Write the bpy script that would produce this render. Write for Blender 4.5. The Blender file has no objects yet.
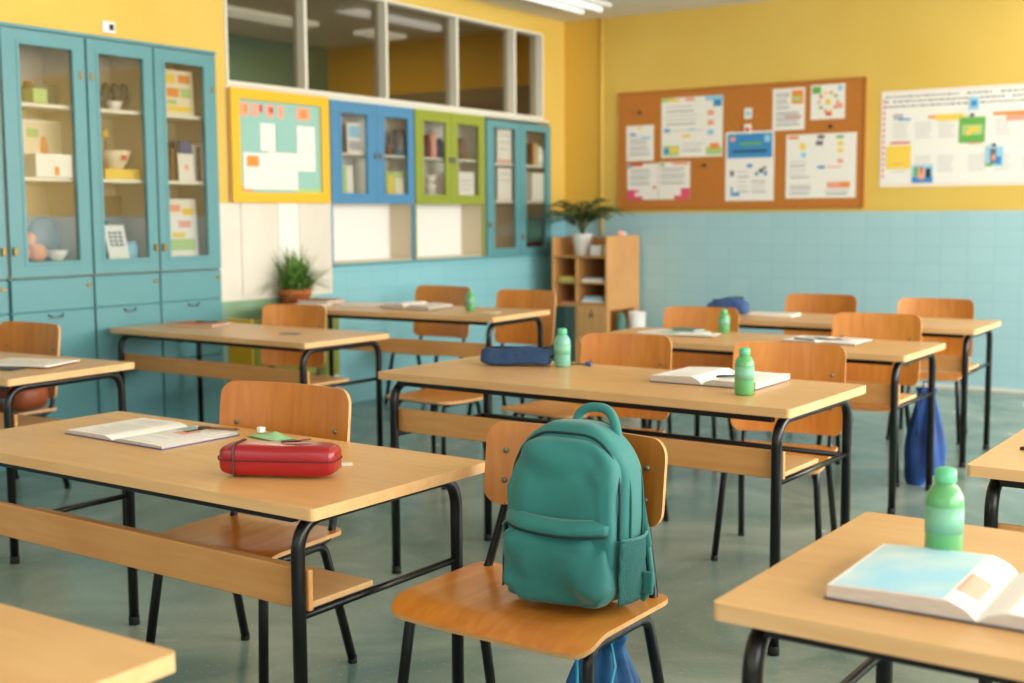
import bpy, math, random
from mathutils import Vector, Matrix, noise
random.seed(7)
PI = math.pi
scene = bpy.context.scene
col = scene.collection

# ------------------------------------------------------------------ materials
MATS = {}
def s2l(c):
    return tuple(((v/255.0)/12.92 if v/255.0 <= .04045 else ((v/255.0+.055)/1.055)**2.4) for v in c)

def mat(name, rgb, rough=.5, metal=0, spec=.5, coat=0, var=0, bump=0, scale=8, stretch=(1, 1, 1), var2=None, lin=False, sheen=0, trans=0):
    """principled material, optional noise driven variation towards var2 and bump"""
    m = bpy.data.materials.new(name); m.use_nodes = True
    nt = m.node_tree; b = nt.nodes['Principled BSDF']
    c = tuple(rgb) if lin else s2l(rgb)
    b.inputs['Base Color'].default_value = (*c, 1)
    b.inputs['Roughness'].default_value = rough
    b.inputs['Metallic'].default_value = metal
    b.inputs['Specular IOR Level'].default_value = spec
    b.inputs['Coat Weight'].default_value = coat
    b.inputs['Coat Roughness'].default_value = .15
    b.inputs['Sheen Weight'].default_value = sheen
    if trans: b.inputs['Transmission Weight'].default_value = trans
    if var or bump or var2:
        tc = nt.nodes.new('ShaderNodeTexCoord'); mp = nt.nodes.new('ShaderNodeMapping')
        mp.inputs['Scale'].default_value = stretch
        nz = nt.nodes.new('ShaderNodeTexNoise'); nz.inputs['Scale'].default_value = scale
        nz.inputs['Detail'].default_value = 6
        nt.links.new(tc.outputs['Object'], mp.inputs[0]); nt.links.new(mp.outputs[0], nz.inputs['Vector'])
        if var or var2:
            mx = nt.nodes.new('ShaderNodeMix'); mx.data_type = 'RGBA'
            c2 = s2l(var2) if var2 else tuple(max(0, x*(1-var)) for x in c)
            mx.inputs['A'].default_value = (*c, 1); mx.inputs['B'].default_value = (*c2, 1)
            rp = nt.nodes.new('ShaderNodeMapRange')
            rp.inputs['From Min'].default_value = .35; rp.inputs['From Max'].default_value = .65
            nt.links.new(nz.outputs['Fac'], rp.inputs['Value'])
            nt.links.new(rp.outputs[0], mx.inputs['Factor']); nt.links.new(mx.outputs['Result'], b.inputs['Base Color'])
        if bump:
            bp = nt.nodes.new('ShaderNodeBump'); bp.inputs['Strength'].default_value = bump
            bp.inputs['Distance'].default_value = .01
            nt.links.new(nz.outputs['Fac'], bp.inputs['Height']); nt.links.new(bp.outputs[0], b.inputs['Normal'])
    MATS[name] = m
    return m

def wood(name, a, b_, rough=.35, axis=0, coat=0., sc=3.0):
    """plywood / laminate grain running along an axis, with per object tone"""
    m = bpy.data.materials.new(name); m.use_nodes = True
    nt = m.node_tree; b = nt.nodes['Principled BSDF']
    L = nt.links.new
    tc = nt.nodes.new('ShaderNodeTexCoord'); oi = nt.nodes.new('ShaderNodeObjectInfo')
    add = nt.nodes.new('ShaderNodeVectorMath'); add.operation = 'ADD'
    mul = nt.nodes.new('ShaderNodeMath'); mul.operation = 'MULTIPLY'; mul.inputs[1].default_value = 17
    L(oi.outputs['Random'], mul.inputs[0]); L(tc.outputs['Object'], add.inputs[0]); L(mul.outputs[0], add.inputs[1])
    mp = nt.nodes.new('ShaderNodeMapping'); s = [14, 14, 14]; s[axis] = 1.2
    mp.inputs['Scale'].default_value = s
    L(add.outputs[0], mp.inputs[0])
    nz = nt.nodes.new('ShaderNodeTexNoise'); nz.inputs['Scale'].default_value = sc; nz.inputs['Detail'].default_value = 8
    nz.inputs['Distortion'].default_value = .6
    L(mp.outputs[0], nz.inputs['Vector'])
    nz2 = nt.nodes.new('ShaderNodeTexNoise'); nz2.inputs['Scale'].default_value = 2.5
    L(add.outputs[0], nz2.inputs['Vector'])
    av = nt.nodes.new('ShaderNodeMath'); av.operation = 'ADD'
    L(nz.outputs['Fac'], av.inputs[0]); L(nz2.outputs['Fac'], av.inputs[1])
    rp = nt.nodes.new('ShaderNodeMapRange'); rp.inputs['From Min'].default_value = .7; rp.inputs['From Max'].default_value = 1.3
    L(av.outputs[0], rp.inputs['Value'])
    mx = nt.nodes.new('ShaderNodeMix'); mx.data_type = 'RGBA'
    mx.inputs['A'].default_value = (*s2l(a), 1); mx.inputs['B'].default_value = (*s2l(b_), 1)
    L(rp.outputs[0], mx.inputs['Factor'])
    hv = nt.nodes.new('ShaderNodeHueSaturation')
    r2 = nt.nodes.new('ShaderNodeMapRange'); r2.inputs['To Min'].default_value = .92; r2.inputs['To Max'].default_value = 1.08
    L(oi.outputs['Random'], r2.inputs['Value']); L(r2.outputs[0], hv.inputs['Value'])
    L(mx.outputs['Result'], hv.inputs['Color']); L(hv.outputs[0], b.inputs['Base Color'])
    b.inputs['Roughness'].default_value = rough
    b.inputs['Coat Weight'].default_value = coat; b.inputs['Coat Roughness'].default_value = .2
    MATS[name] = m
    return m

def tile(name, axes, a, b_, grout, w=.2, h=.14, rough=.25):
    m = bpy.data.materials.new(name); m.use_nodes = True
    nt = m.node_tree; b = nt.nodes['Principled BSDF']; L = nt.links.new
    tc = nt.nodes.new('ShaderNodeTexCoord'); sp = nt.nodes.new('ShaderNodeSeparateXYZ'); cb = nt.nodes.new('ShaderNodeCombineXYZ')
    L(tc.outputs['Object'], sp.inputs[0]); L(sp.outputs[axes[0]], cb.inputs[0]); L(sp.outputs[axes[1]], cb.inputs[1])
    br = nt.nodes.new('ShaderNodeTexBrick'); br.offset = 0
    br.inputs['Scale'].default_value = 1; br.inputs['Brick Width'].default_value = w; br.inputs['Row Height'].default_value = h
    br.inputs['Mortar Size'].default_value = .003; br.inputs['Mortar Smooth'].default_value = .3
    br.inputs['Color1'].default_value = (*s2l(a), 1); br.inputs['Color2'].default_value = (*s2l(b_), 1)
    br.inputs['Mortar'].default_value = (*s2l(grout), 1)
    L(cb.outputs[0], br.inputs['Vector']); L(br.outputs['Color'], b.inputs['Base Color'])
    b.inputs['Roughness'].default_value = rough
    bp = nt.nodes.new('ShaderNodeBump'); bp.invert = True; bp.inputs['Strength'].default_value = .25; bp.inputs['Distance'].default_value = .003
    L(br.outputs['Fac'], bp.inputs['Height']); L(bp.outputs[0], b.inputs['Normal'])
    MATS[name] = m
    return m

def glass(name, tint, refl=.1, rough=.03):
    m = bpy.data.materials.new(name); m.use_nodes = True
    nt = m.node_tree; nt.nodes.clear(); L = nt.links.new
    o = nt.nodes.new('ShaderNodeOutputMaterial'); mx = nt.nodes.new('ShaderNodeMixShader')
    t = nt.nodes.new('ShaderNodeBsdfTransparent'); g = nt.nodes.new('ShaderNodeBsdfGlossy')
    t.inputs[0].default_value = (*tint, 1); g.inputs['Roughness'].default_value = rough
    g.inputs[0].default_value = (.9, .9, .9, 1)
    mx.inputs[0].default_value = refl
    L(t.outputs[0], mx.inputs[1]); L(g.outputs[0], mx.inputs[2]); L(mx.outputs[0], o.inputs[0])
    MATS[name] = m

def emit(name, rgb, st):
    m = bpy.data.materials.new(name); m.use_nodes = True
    b = m.node_tree.nodes['Principled BSDF']
    b.inputs['Base Color'].default_value = (.8, .8, .8, 1)
    b.inputs['Emission Color'].default_value = (*rgb, 1); b.inputs['Emission Strength'].default_value = st
    MATS[name] = m

wood('desk_wood', (222, 174, 112), (208, 156, 94), rough=.36, coat=.15, sc=2.2)
wood('desk_edge', (226, 184, 130), (212, 164, 106), rough=.5)
wood('panel_wood', (214, 158, 96), (200, 142, 80), rough=.45)
wood('chair_wood', (212, 140, 56), (186, 108, 32), rough=.38, coat=.15, sc=2.0, axis=2)
wood('seat_wood', (220, 146, 60), (190, 110, 34), rough=.28, coat=.3, sc=2.0, axis=1)
wood('ply_edge', (226, 178, 120), (206, 150, 92), rough=.5)
wood('shelf_wood', (212, 158, 96), (198, 142, 84), rough=.5, axis=2)
mat('black_metal', (9, 9, 10), rough=.3, spec=.4, coat=.05)
mat('rubber', (18, 18, 18), rough=.8)
mat('bolt_metal', (120, 140, 128), rough=.4, metal=.6)
mat('brass', (150, 125, 70), rough=.4, metal=.7)
mat('grey_metal', (120, 125, 125), rough=.4, metal=.7)
mat('yellow_wall', (224, 190, 94), rough=.75, var2=(219, 182, 82), scale=1.2, bump=.05)
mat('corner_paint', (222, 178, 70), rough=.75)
mat('cream_wall', (228, 222, 210), rough=.6, var2=(220, 212, 196), scale=2)
mat('white_panel', (240, 238, 232), rough=.4)
mat('beige_panel', (214, 200, 172), rough=.5)
mat('green_paint', (120, 150, 96), rough=.6, var2=(150, 190, 180), scale=1.5)
mat('ceiling_paint', (226, 220, 206), rough=.9)
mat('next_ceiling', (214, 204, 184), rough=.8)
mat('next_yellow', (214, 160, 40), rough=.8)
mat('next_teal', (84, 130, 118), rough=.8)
mat('teal_paint', (94, 152, 158), rough=.42, var2=(90, 146, 152), scale=1.5, coat=.1)
mat('teal_dark_paint', (84, 144, 154), rough=.42)
mat('blue_paint', (74, 136, 178), rough=.4, coat=.1)
mat('lime_paint', (144, 156, 52), rough=.4, coat=.1)
mat('amber_paint', (238, 186, 36), rough=.4, coat=.1)
mat('window_paint', (226, 222, 206), rough=.45)
mat('cabinet_inside', (206, 190, 164), rough=.7)
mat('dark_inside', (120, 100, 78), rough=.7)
mat('shelf_white', (236, 232, 220), rough=.5)
mat('cork', (196, 124, 50), rough=.9, var2=(182, 110, 40), scale=60, bump=.3)
mat('cork_frame', (176, 108, 46), rough=.6)
mat('paper', (240, 236, 228), rough=.8)
mat('paper_warm', (238, 224, 196), rough=.8)
mat('page', (244, 240, 234), rough=.7)
mat('page_edge', (206, 196, 184), rough=.8, var=.25, scale=30, stretch=(1, 1, 30))
mat('ink', (110, 110, 125), rough=.8)
mat('ink_light', (186, 186, 190), rough=.8)
mat('ink_dark', (50, 52, 60), rough=.8)
mat('p_blue', (60, 140, 200), rough=.7)
mat('p_lblue', (150, 205, 232), rough=.7)
mat('p_sky', (158, 212, 234), rough=.5, var2=(206, 226, 226), scale=9)
mat('p_yellow', (244, 208, 84), rough=.7)
mat('p_orange', (236, 146, 62), rough=.7)
mat('p_red', (214, 70, 60), rough=.7)
mat('p_pink', (226, 86, 120), rough=.7)
mat('p_salmon', (240, 164, 140), rough=.7)
mat('p_green', (110, 176, 82), rough=.7)
mat('p_lgreen', (176, 206, 130), rough=.7)
mat('p_teal', (150, 196, 184), rough=.7)
mat('p_brown', (120, 82, 50), rough=.7)
mat('dark_cloth', (48, 50, 58), rough=.8)
mat('white_ceramic', (236, 232, 224), rough=.3, coat=.3)
mat('terracotta', (206, 110, 60), rough=.7, var=.15, scale=6)
mat('soil', (60, 42, 30), rough=1)
mat('leaf', (66, 118, 48), rough=.5, var2=(130, 168, 80), scale=14)
mat('palm_leaf', (58, 84, 38), rough=.6, var2=(92, 108, 50), scale=10)
mat('stem', (96, 100, 50), rough=.7)
mat('backpack', (34, 120, 114), rough=.7, var2=(28, 108, 104), scale=4, bump=.12, sheen=.2)
mat('backpack_trim', (22, 84, 80), rough=.8)
mat('backpack_mesh', (36, 96, 92), rough=.9, bump=.5, scale=160)
mat('zip_dark', (14, 44, 46), rough=.7)
mat('red_case', (156, 8, 22), rough=.3, coat=.35)
mat('red_dark', (96, 16, 20), rough=.6)
mat('zip_metal', (92, 62, 56), rough=.4, metal=.4)
mat('navy_case', (34, 66, 104), rough=.75, bump=.1, scale=40, var2=(26, 52, 88))
mat('navy_trim', (22, 36, 56), rough=.8)
mat('blue_bag', (20, 50, 110), rough=.55, var2=(34, 84, 160), scale=6)
mat('cyan_bag', (20, 112, 176), rough=.5, var2=(16, 70, 120), scale=9)
mat('cord_cyan', (60, 170, 200), rough=.6)
mat('denim', (58, 90, 140), rough=.85, bump=.3, scale=30, var2=(48, 76, 122))
mat('leather', (150, 70, 30), rough=.5, var=.3, scale=8)
mat('bottle_teal', (120, 188, 166), rough=.3, coat=.3, trans=.15)
mat('bottle_green', (98, 178, 112), rough=.3, coat=.3, trans=.2)
mat('bottle_label', (118, 178, 148), rough=.5)
mat('cap_green', (96, 190, 140), rough=.4)
mat('notebook_brown', (196, 120, 52), rough=.6)
mat('cover_dark', (44, 52, 66), rough=.5)
mat('cover_blue', (60, 78, 140), rough=.4)
mat('sheet_green', (150, 204, 150), rough=.4)
mat('plastic_white', (238, 238, 236), rough=.4)
mat('wire_grey', (112, 118, 118), rough=.5, bump=.4, scale=60)
mat('olive_paint', (142, 150, 62), rough=.5)
mat('skirting', (214, 214, 200), rough=.5)
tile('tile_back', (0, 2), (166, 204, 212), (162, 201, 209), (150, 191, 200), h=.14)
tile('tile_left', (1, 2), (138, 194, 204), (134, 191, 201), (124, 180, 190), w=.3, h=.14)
glass('cabinet_glass', (.92, .92, .9), .055)
glass('window_glass', (.8, .78, .7), .045, .06)
emit('lamp_glow', (1, .97, .9), .65)
emit('next_lamp_glow', (1, .97, .9), .3)

# floor: polished grey green screed with cloudy patches
def floor_mat():
    m = bpy.data.materials.new('floor_screed'); m.use_nodes = True
    nt = m.node_tree; b = nt.nodes['Principled BSDF']; L = nt.links.new
    tc = nt.nodes.new('ShaderNodeTexCoord')
    n1 = nt.nodes.new('ShaderNodeTexNoise'); n1.inputs['Scale'].default_value = 1.3; n1.inputs['Detail'].default_value = 7; n1.inputs['Distortion'].default_value = 1.2
    n2 = nt.nodes.new('ShaderNodeTexNoise'); n2.inputs['Scale'].default_value = 55; n2.inputs['Detail'].default_value = 4
    L(tc.outputs['Object'], n1.inputs['Vector']); L(tc.outputs['Object'], n2.inputs['Vector'])
    r = nt.nodes.new('ShaderNodeMapRange'); r.inputs['From Min'].default_value = .35; r.inputs['From Max'].default_value = .68
    L(n1.outputs['Fac'], r.inputs['Value'])
    mx = nt.nodes.new('ShaderNodeMix'); mx.data_type = 'RGBA'
    mx.inputs['A'].default_value = (*s2l((98, 124, 118)), 1); mx.inputs['B'].default_value = (*s2l((152, 166, 156)), 1)
    L(r.outputs[0], mx.inputs['Factor'])
    r2 = nt.nodes.new('ShaderNodeMapRange'); r2.inputs['From Min'].default_value = .6; r2.inputs['From Max'].default_value = .75; r2.inputs['To Max'].default_value = .35
    L(n2.outputs['Fac'], r2.inputs['Value'])
    m2 = nt.nodes.new('ShaderNodeMix'); m2.data_type = 'RGBA'; m2.inputs['B'].default_value = (*s2l((190, 194, 176)), 1)
    L(r2.outputs[0], m2.inputs['Factor']); L(mx.outputs['Result'], m2.inputs['A']); L(m2.outputs['Result'], b.inputs['Base Color'])
    rr = nt.nodes.new('ShaderNodeMapRange'); rr.inputs['To Min'].default_value = .14; rr.inputs['To Max'].default_value = .34
    L(n1.outputs['Fac'], rr.inputs['Value']); L(rr.outputs[0], b.inputs['Roughness'])
    MATS['floor_screed'] = m
floor_mat()

# ------------------------------------------------------------------ mesh builder
class MB:
    def __init__(self): self.v = []; self.f = []; self.m = []; self.s = []
    def add(self, vs, fs, m=0, smooth=False):
        n = len(self.v); self.v += [tuple(p) for p in vs]
        for f in fs:
            self.f.append(tuple(i+n for i in f)); self.m.append(m); self.s.append(smooth)
        return self
    def box(self, x0, x1, y0, y1, z0, z1, m=0):
        vs = [(x, y, z) for z in (z0, z1) for y in (y0, y1) for x in (x0, x1)]
        return self.add(vs, [(0, 2, 3, 1), (4, 5, 7, 6), (0, 1, 5, 4), (2, 6, 7, 3), (0, 4, 6, 2), (1, 3, 7, 5)], m)
    def ring(self, x0, x1, o, i, m=0):
        """rectangular frame in the y-z plane, thickness x0..x1; o, i = (y0,y1,z0,z1)"""
        vs = []
        for x in (x0, x1):
            for r in (o, i):
                vs += [(x, r[0], r[2]), (x, r[1], r[2]), (x, r[1], r[3]), (x, r[0], r[3])]
        fs = []
        for k in range(4):
            n = (k+1) % 4
            fs += [(k, 4+k, 4+n, n), (8+k, 8+n, 12+n, 12+k), (k, n, 8+n, 8+k), (4+k, 12+k, 12+n, 4+n)]
        return self.add(vs, fs, m)
    def tube(self, pts, r, seg=12, m=0, cap=True):
        pts = [Vector(p) for p in pts]; n = len(pts)
        rs = r if isinstance(r, (list, tuple)) else [r]*n
        t0 = (pts[1]-pts[0]).normalized()
        up = Vector((0, 0, 1)) if abs(t0.z) < .9 else Vector((1, 0, 0))
        nrm = t0.cross(up).normalized(); vs = []
        for k in range(n):
            if k == 0: t = pts[1]-pts[0]
            elif k == n-1: t = pts[-1]-pts[-2]
            else: t = (pts[k+1]-pts[k]).normalized()+(pts[k]-pts[k-1]).normalized()
            t.normalize(); nrm = (nrm-t*nrm.dot(t)).normalized(); b = t.cross(nrm)
            for a in range(seg):
                an = 2*PI*a/seg; vs.append(pts[k]+(nrm*math.cos(an)+b*math.sin(an))*rs[k])
        fs = [(k*seg+a, k*seg+(a+1) % seg, (k+1)*seg+(a+1) % seg, (k+1)*seg+a) for k in range(n-1) for a in range(seg)]
        if cap: fs += [tuple(range(seg-1, -1, -1)), tuple((n-1)*seg+a for a in range(seg))]
        return self.add(vs, fs, m, True)
    def lathe(self, prof, seg=24, m=0, c=(0, 0, 0), mats=None, fold=None):
        """prof = [(r, z)...] bottom to top"""
        vs = []
        for r, z in prof:
            for a in range(seg):
                an = 2*PI*a/seg; rr = r*(fold(an, z) if fold else 1)
                vs.append((c[0]+rr*math.cos(an), c[1]+rr*math.sin(an), c[2]+z))
        for k in range(len(prof)-1):
            mm = mats[k] if mats else m
            pass
        n = len(self.v); self.v += vs
        for k in range(len(prof)-1):
            mm = mats[k] if mats else m
            for a in range(seg):
                self.f.append((n+k*seg+a, n+k*seg+(a+1) % seg, n+(k+1)*seg+(a+1) % seg, n+(k+1)*seg+a)); self.m.append(mm); self.s.append(True)
        if prof[0][0] > 1e-6: self.f.append(tuple(n+a for a in range(seg-1, -1, -1))); self.m.append(mats[0] if mats else m); self.s.append(False)
        if prof[-1][0] > 1e-6: self.f.append(tuple(n+(len(prof)-1)*seg+a for a in range(seg))); self.m.append(mats[-1] if mats else m); self.s.append(False)
        return self
    def superell(self, c, r, e1=.5, e2=.5, nu=28, nv=16, m=0, fn=None):
        sg = lambda w, e: math.copysign(abs(w)**e, w)
        vs = []
        for j in range(nv+1):
            v = -PI/2+PI*j/nv
            for i in range(nu):
                u = 2*PI*i/nu
                p = Vector((r[0]*sg(math.cos(v), e1)*sg(math.cos(u), e2), r[1]*sg(math.cos(v), e1)*sg(math.sin(u), e2), r[2]*sg(math.sin(v), e1)))
                if fn: p = fn(p)
                vs.append(p+Vector(c))
        fs = [(j*nu+i, j*nu+(i+1) % nu, (j+1)*nu+(i+1) % nu, (j+1)*nu+i) for j in range(nv) for i in range(nu)]
        return self.add(vs, fs, m, True)
    def grid(self, fn, nu, nv, m=0, smooth=True, flip=False):
        vs = [fn(i/nu, j/nv) for j in range(nv+1) for i in range(nu+1)]
        w = nu+1
        fs = [(j*w+i, j*w+i+1, (j+1)*w+i+1, (j+1)*w+i) for j in range(nv) for i in range(nu)]
        if flip: fs = [f[::-1] for f in fs]
        return self.add(vs, fs, m, smooth)
    def sheet(self, fn, nrm, nu, nv, th, m=0, me=1):
        """curved board: fn(u,v) mid surface, thickness th along nrm(u,v); rim gets material me"""
        w = nu+1; A = []; B = []
        for j in range(nv+1):
            for i in range(nu+1):
                p = Vector(fn(i/nu, j/nv)); n = Vector(nrm(i/nu, j/nv)).normalized()*th/2
                A.append(p+n); B.append(p-n)
        n0 = len(A); fs = []; 
        for j in range(nv):
            for i in range(nu):
                q = (j*w+i, j*w+i+1, (j+1)*w+i+1, (j+1)*w+i); fs.append(q); fs.append(tuple(k+n0 for k in q[::-1]))
        base = len(self.v); self.v += [tuple(p) for p in A+B]
        for f in fs: self.f.append(tuple(k+base for k in f)); self.m.append(m); self.s.append(True)
        loop = [i for i in range(nu+1)]+[j*w+nu for j in range(1, nv+1)]+[nv*w+i for i in range(nu-1, -1, -1)]+[j*w for j in range(nv-1, 0, -1)]
        k = len(self.v); self.v += [tuple(A[i]) for i in loop]+[tuple(B[i]) for i in loop]; L = len(loop)
        for a in range(L):
            b = (a+1) % L
            self.f.append((k+a, k+L+a, k+L+b, k+b)); self.m.append(me); self.s.append(False)
        return self
    def prism(self, poly, z0, z1, m=0, ax=2):
        n = len(poly)
        def P(p, z): return (p[0], p[1], z) if ax == 2 else ((p[0], z, p[1]) if ax == 1 else (z, p[0], p[1]))
        vs = [P(p, z0) for p in poly]+[P(p, z1) for p in poly]
        fs = [tuple(range(n-1, -1, -1)), tuple(range(n, 2*n))]+[(i, (i+1) % n, n+(i+1) % n, n+i) for i in range(n)]
        return self.add(vs, fs, m)
    def build(self, name, mats, parent=None, loc=(0, 0, 0), rot=(0, 0, 0), bevel=0, bseg=2, subsurf=0):
        me = bpy.data.meshes.new(name); me.from_pydata(self.v, [], self.f); me.update()
        if isinstance(mats, str): mats = [mats]
        for mm in mats: me.materials.append(MATS[mm])
        me.polygons.foreach_set('material_index', self.m); me.polygons.foreach_set('use_smooth', self.s)
        import bmesh
        bm = bmesh.new(); bm.from_mesh(me); bmesh.ops.recalc_face_normals(bm, faces=bm.faces); bm.to_mesh(me); bm.free()
        o = bpy.data.objects.new(name, me); col.objects.link(o)
        o.location = loc; o.rotation_euler = rot
        if parent: o.parent = parent
        if bevel:
            b = o.modifiers.new('bevel', 'BEVEL'); b.width = bevel; b.segments = bseg; b.limit_method = 'ANGLE'; b.angle_limit = math.radians(50)
        if subsurf:
            s = o.modifiers.new('sub', 'SUBSURF'); s.levels = s.render_levels = subsurf
        return o

def tag(o, label, cat, group=None):
    o['label'] = label; o['category'] = cat
    if group: o['group'] = group
    return o
def thing(name, label, cat, loc=(0, 0, 0), rz=0, group=None):
    o = bpy.data.objects.new(name, None); col.objects.link(o); o.empty_display_size = .05
    o.location = loc; o.rotation_euler = (0, 0, rz)
    return tag(o, label, cat, group)
def struct(o): o['kind'] = 'structure'; return o
def copy_tree(o, parent=None):
    c = o.copy(); col.objects.link(c)
    if parent is not None: c.parent = parent
    for ch in [x for x in bpy.data.objects if x.parent == o]: copy_tree(ch, c)
    return c
def arc(c, r, a0, a1, n, plane='yz', x=0):
    out = []
    for k in range(n+1):
        a = a0+(a1-a0)*k/n; u = c[0]+r*math.cos(a); w = c[1]+r*math.sin(a)
        out.append((x, u, w) if plane == 'yz' else (u, x, w))
    return out
def lines(mb, x0, x1, ys, z, h, m, jitter=.2):
    """rows of printed text on a horizontal page: thin flat bars"""
    for y in ys:
        e = x1-(x1-x0)*random.random()*jitter
        mb.box(x0, e, y-h/2, y+h/2, z, z+.0004, m)

# ------------------------------------------------------------------ room shell
XL, YB, ZC, XR, YF = -6.05, 10.0, 3.15, 3.2, -2.6
struct(MB().box(XL-.5, XR+.1, YF-.1, YB+.1, -.08, 0).build('floor', 'floor_screed'))
struct(MB().box(XL, XR+.1, YF-.1, YB+.1, ZC, ZC+.1).build('ceiling', 'ceiling_paint'))
# back wall: tiles below, paint above
b = MB(); b.box(XL-.1, XR+.1, YB, YB+.12, 0, 1.397, 0); b.box(XL-.1, XR+.1, YB, YB+.12, 1.397, ZC, 1)
struct(b.build('wall_back', ['tile_back', 'yellow_wall']))
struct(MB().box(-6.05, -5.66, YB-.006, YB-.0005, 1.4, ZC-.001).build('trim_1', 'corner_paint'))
struct(MB().box(XL, XR, YB-.012, YB, .0, .03).build('baseboard_back', 'skirting', bevel=.003))
# left wall with its openings (thickness to -6.17)
b = MB(); W = lambda y0, y1, z0, z1, m: b.box(XL-.12, XL, y0, y1, z0, z1, m)
W(YF-.1, 3.0, 0, 1.4, 1); W(YF-.1, 3.0, 1.4, ZC, 0)
W(3.0, 5.665, 2.415, ZC, 0)
W(5.665, 5.765, .83, 1.47, 2); W(5.665, 5.765, 1.47, ZC, 0)
W(5.765, 9.615, 3.0, ZC, 0)
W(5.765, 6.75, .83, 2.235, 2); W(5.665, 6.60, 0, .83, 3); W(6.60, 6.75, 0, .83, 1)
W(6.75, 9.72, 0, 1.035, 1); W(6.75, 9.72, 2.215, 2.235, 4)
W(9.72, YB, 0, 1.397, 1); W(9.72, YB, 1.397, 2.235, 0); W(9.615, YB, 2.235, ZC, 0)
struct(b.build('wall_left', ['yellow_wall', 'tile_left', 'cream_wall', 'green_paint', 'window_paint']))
# white wall panels below the yellow board
b = MB(); b.box(XL, XL+.012, 5.86, 6.20, .86, 1.5, 0); b.box(XL, XL+.012, 6.205, 6.40, .86, 1.5, 1); b.box(XL, XL+.012, 6.405, 6.74, .98, 1.5, 0)
struct(b.build('trim_2', ['cream_wall', 'white_panel'], bevel=.002))
struct(MB().box(XL, XL+.02, 6.752, 9.72, 1.02, 1.04).build('trim_3', 'teal_paint', bevel=.003))
# right wall with large daylight openings, wall behind the camera
b = MB(); W = lambda y0, y1, z0, z1, m: b.box(XR, XR+.2, y0, y1, z0, z1, m)
W(YF-.1, YB, 0, .9, 1); W(YF-.1, YB, 2.95, ZC, 0)
for y0, y1 in ((YF-.1, -2.0), (.9, 1.2), (4.1, 4.4), (7.3, 7.6), (9.8, YB)): W(y0, y1, .9, 2.95, 0)
struct(b.build('wall_right', ['yellow_wall', 'tile_left']))
for i, (y0, y1) in enumerate(((-2.0, .9), (1.2, 4.1), (4.4, 7.3), (7.6, 9.8))):
    ym = (y0+y1)/2
    b = MB(); b.ring(XR+.06, XR+.12, (y0, y1, .9, 2.95), (y0+.06, y1-.06, .96, 2.89)); b.box(XR+.06, XR+.12, ym-.03, ym+.03, .96, 2.89)
    w = struct(b.build('window_%d' % (i+2), 'window_paint'))
b = MB()
for x0, x1, z0, z1 in ((XL-.1, XR+.1, 0, .95), (XL-.1, XR+.1, 2.85, ZC), (XL-.1, -5.0, .95, 2.85), (-1.7, -1.3, .95, 2.85), (2.0, XR+.1, .95, 2.85)): b.box(x0, x1, YF-.2, YF-.1, z0, z1)
struct(b.build('wall_front', 'cream_wall'))
for i, (x0, x1) in enumerate(((-5.0, -1.7), (-1.3, 2.0))):  # unseen windows, added behind the camera to light the back wall
    b = MB(); xm = (x0+x1)/2
    for q in ((x0, x1, .95, 1.01), (x0, x1, 2.79, 2.85), (x0, x0+.06, 1.01, 2.79), (x1-.06, x1, 1.01, 2.79), (xm-.03, xm+.03, 1.01, 2.79)): b.box(q[0], q[1], YF-.18, YF-.12, q[2], q[3])
    struct(b.build('window_%d' % (i+6), 'window_paint'))

# interior window band over the cabinets
w = bpy.data.objects.new('window_1', None); col.objects.link(w); w.location = (XL, 5.765, 2.235); struct(w)
b = MB(); y1 = 9.615-5.765; zt = 3.0-2.235
b.ring(-.12, .012, (0, y1, 0, zt), (.02, y1-.022, .03, zt-.02))
b.build('window_frame', 'window_paint', w, bevel=.004)
for y in (6.515, 7.40, 8.30, 9.15):
    MB().box(-.10, .012, y-.014-5.765, y+.014-5.765, .031, zt-.021).build('mullion', 'window_paint', w, bevel=.004)
ys = [5.795, 6.515, 7.40, 8.30, 9.15, 9.585]
for k in range(5):
    a, c = ys[k]-5.765+(.015 if k else -.009), ys[k+1]-5.765-(.015 if k < 4 else -.006)
    MB().box(-.066, -.060, a+.001, c-.001, .031, zt-.021).build('pane', 'window_glass', w)
# the room next door, seen through the band
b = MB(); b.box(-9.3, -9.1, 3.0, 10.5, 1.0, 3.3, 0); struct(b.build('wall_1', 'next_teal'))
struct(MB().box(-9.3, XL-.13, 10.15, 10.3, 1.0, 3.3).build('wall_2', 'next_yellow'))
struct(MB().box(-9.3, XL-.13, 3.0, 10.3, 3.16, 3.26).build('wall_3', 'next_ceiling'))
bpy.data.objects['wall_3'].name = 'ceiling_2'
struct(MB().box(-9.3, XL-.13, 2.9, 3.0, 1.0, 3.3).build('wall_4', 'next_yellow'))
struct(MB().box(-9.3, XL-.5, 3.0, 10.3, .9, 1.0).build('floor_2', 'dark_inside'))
b = MB(); b.box(-9.09, -9.07, 7.15, 8.0, 2.35, 2.95, 0)
tag(b.build('wall_chart', ['paper_warm']), 'pale chart on the dark green wall of the room behind the upper window', 'poster')
bb = MB(); bb.box(-8.9, -6.5, 10.09, 10.149, 1.9, 2.62)
tag(bb.build('display_board', ['dark_inside']), 'dark brown board on the yellow wall behind the upper window', 'board')
lm = MB(); lm.box(-8.15, -7.9, 7.5, 8.7, 3.12, 3.159)
tag(lm.build('strip_light', 'next_lamp_glow'), 'long ceiling light seen through the left pane of the upper window', 'light', 'lights of the room next door')
lm = MB(); lm.box(-8.0, -7.75, 9.3, 9.8, 3.12, 3.159)
tag(lm.build('strip_light', 'next_lamp_glow'), 'short ceiling light seen through the second pane of the upper window', 'light', 'lights of the room next door')

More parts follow.
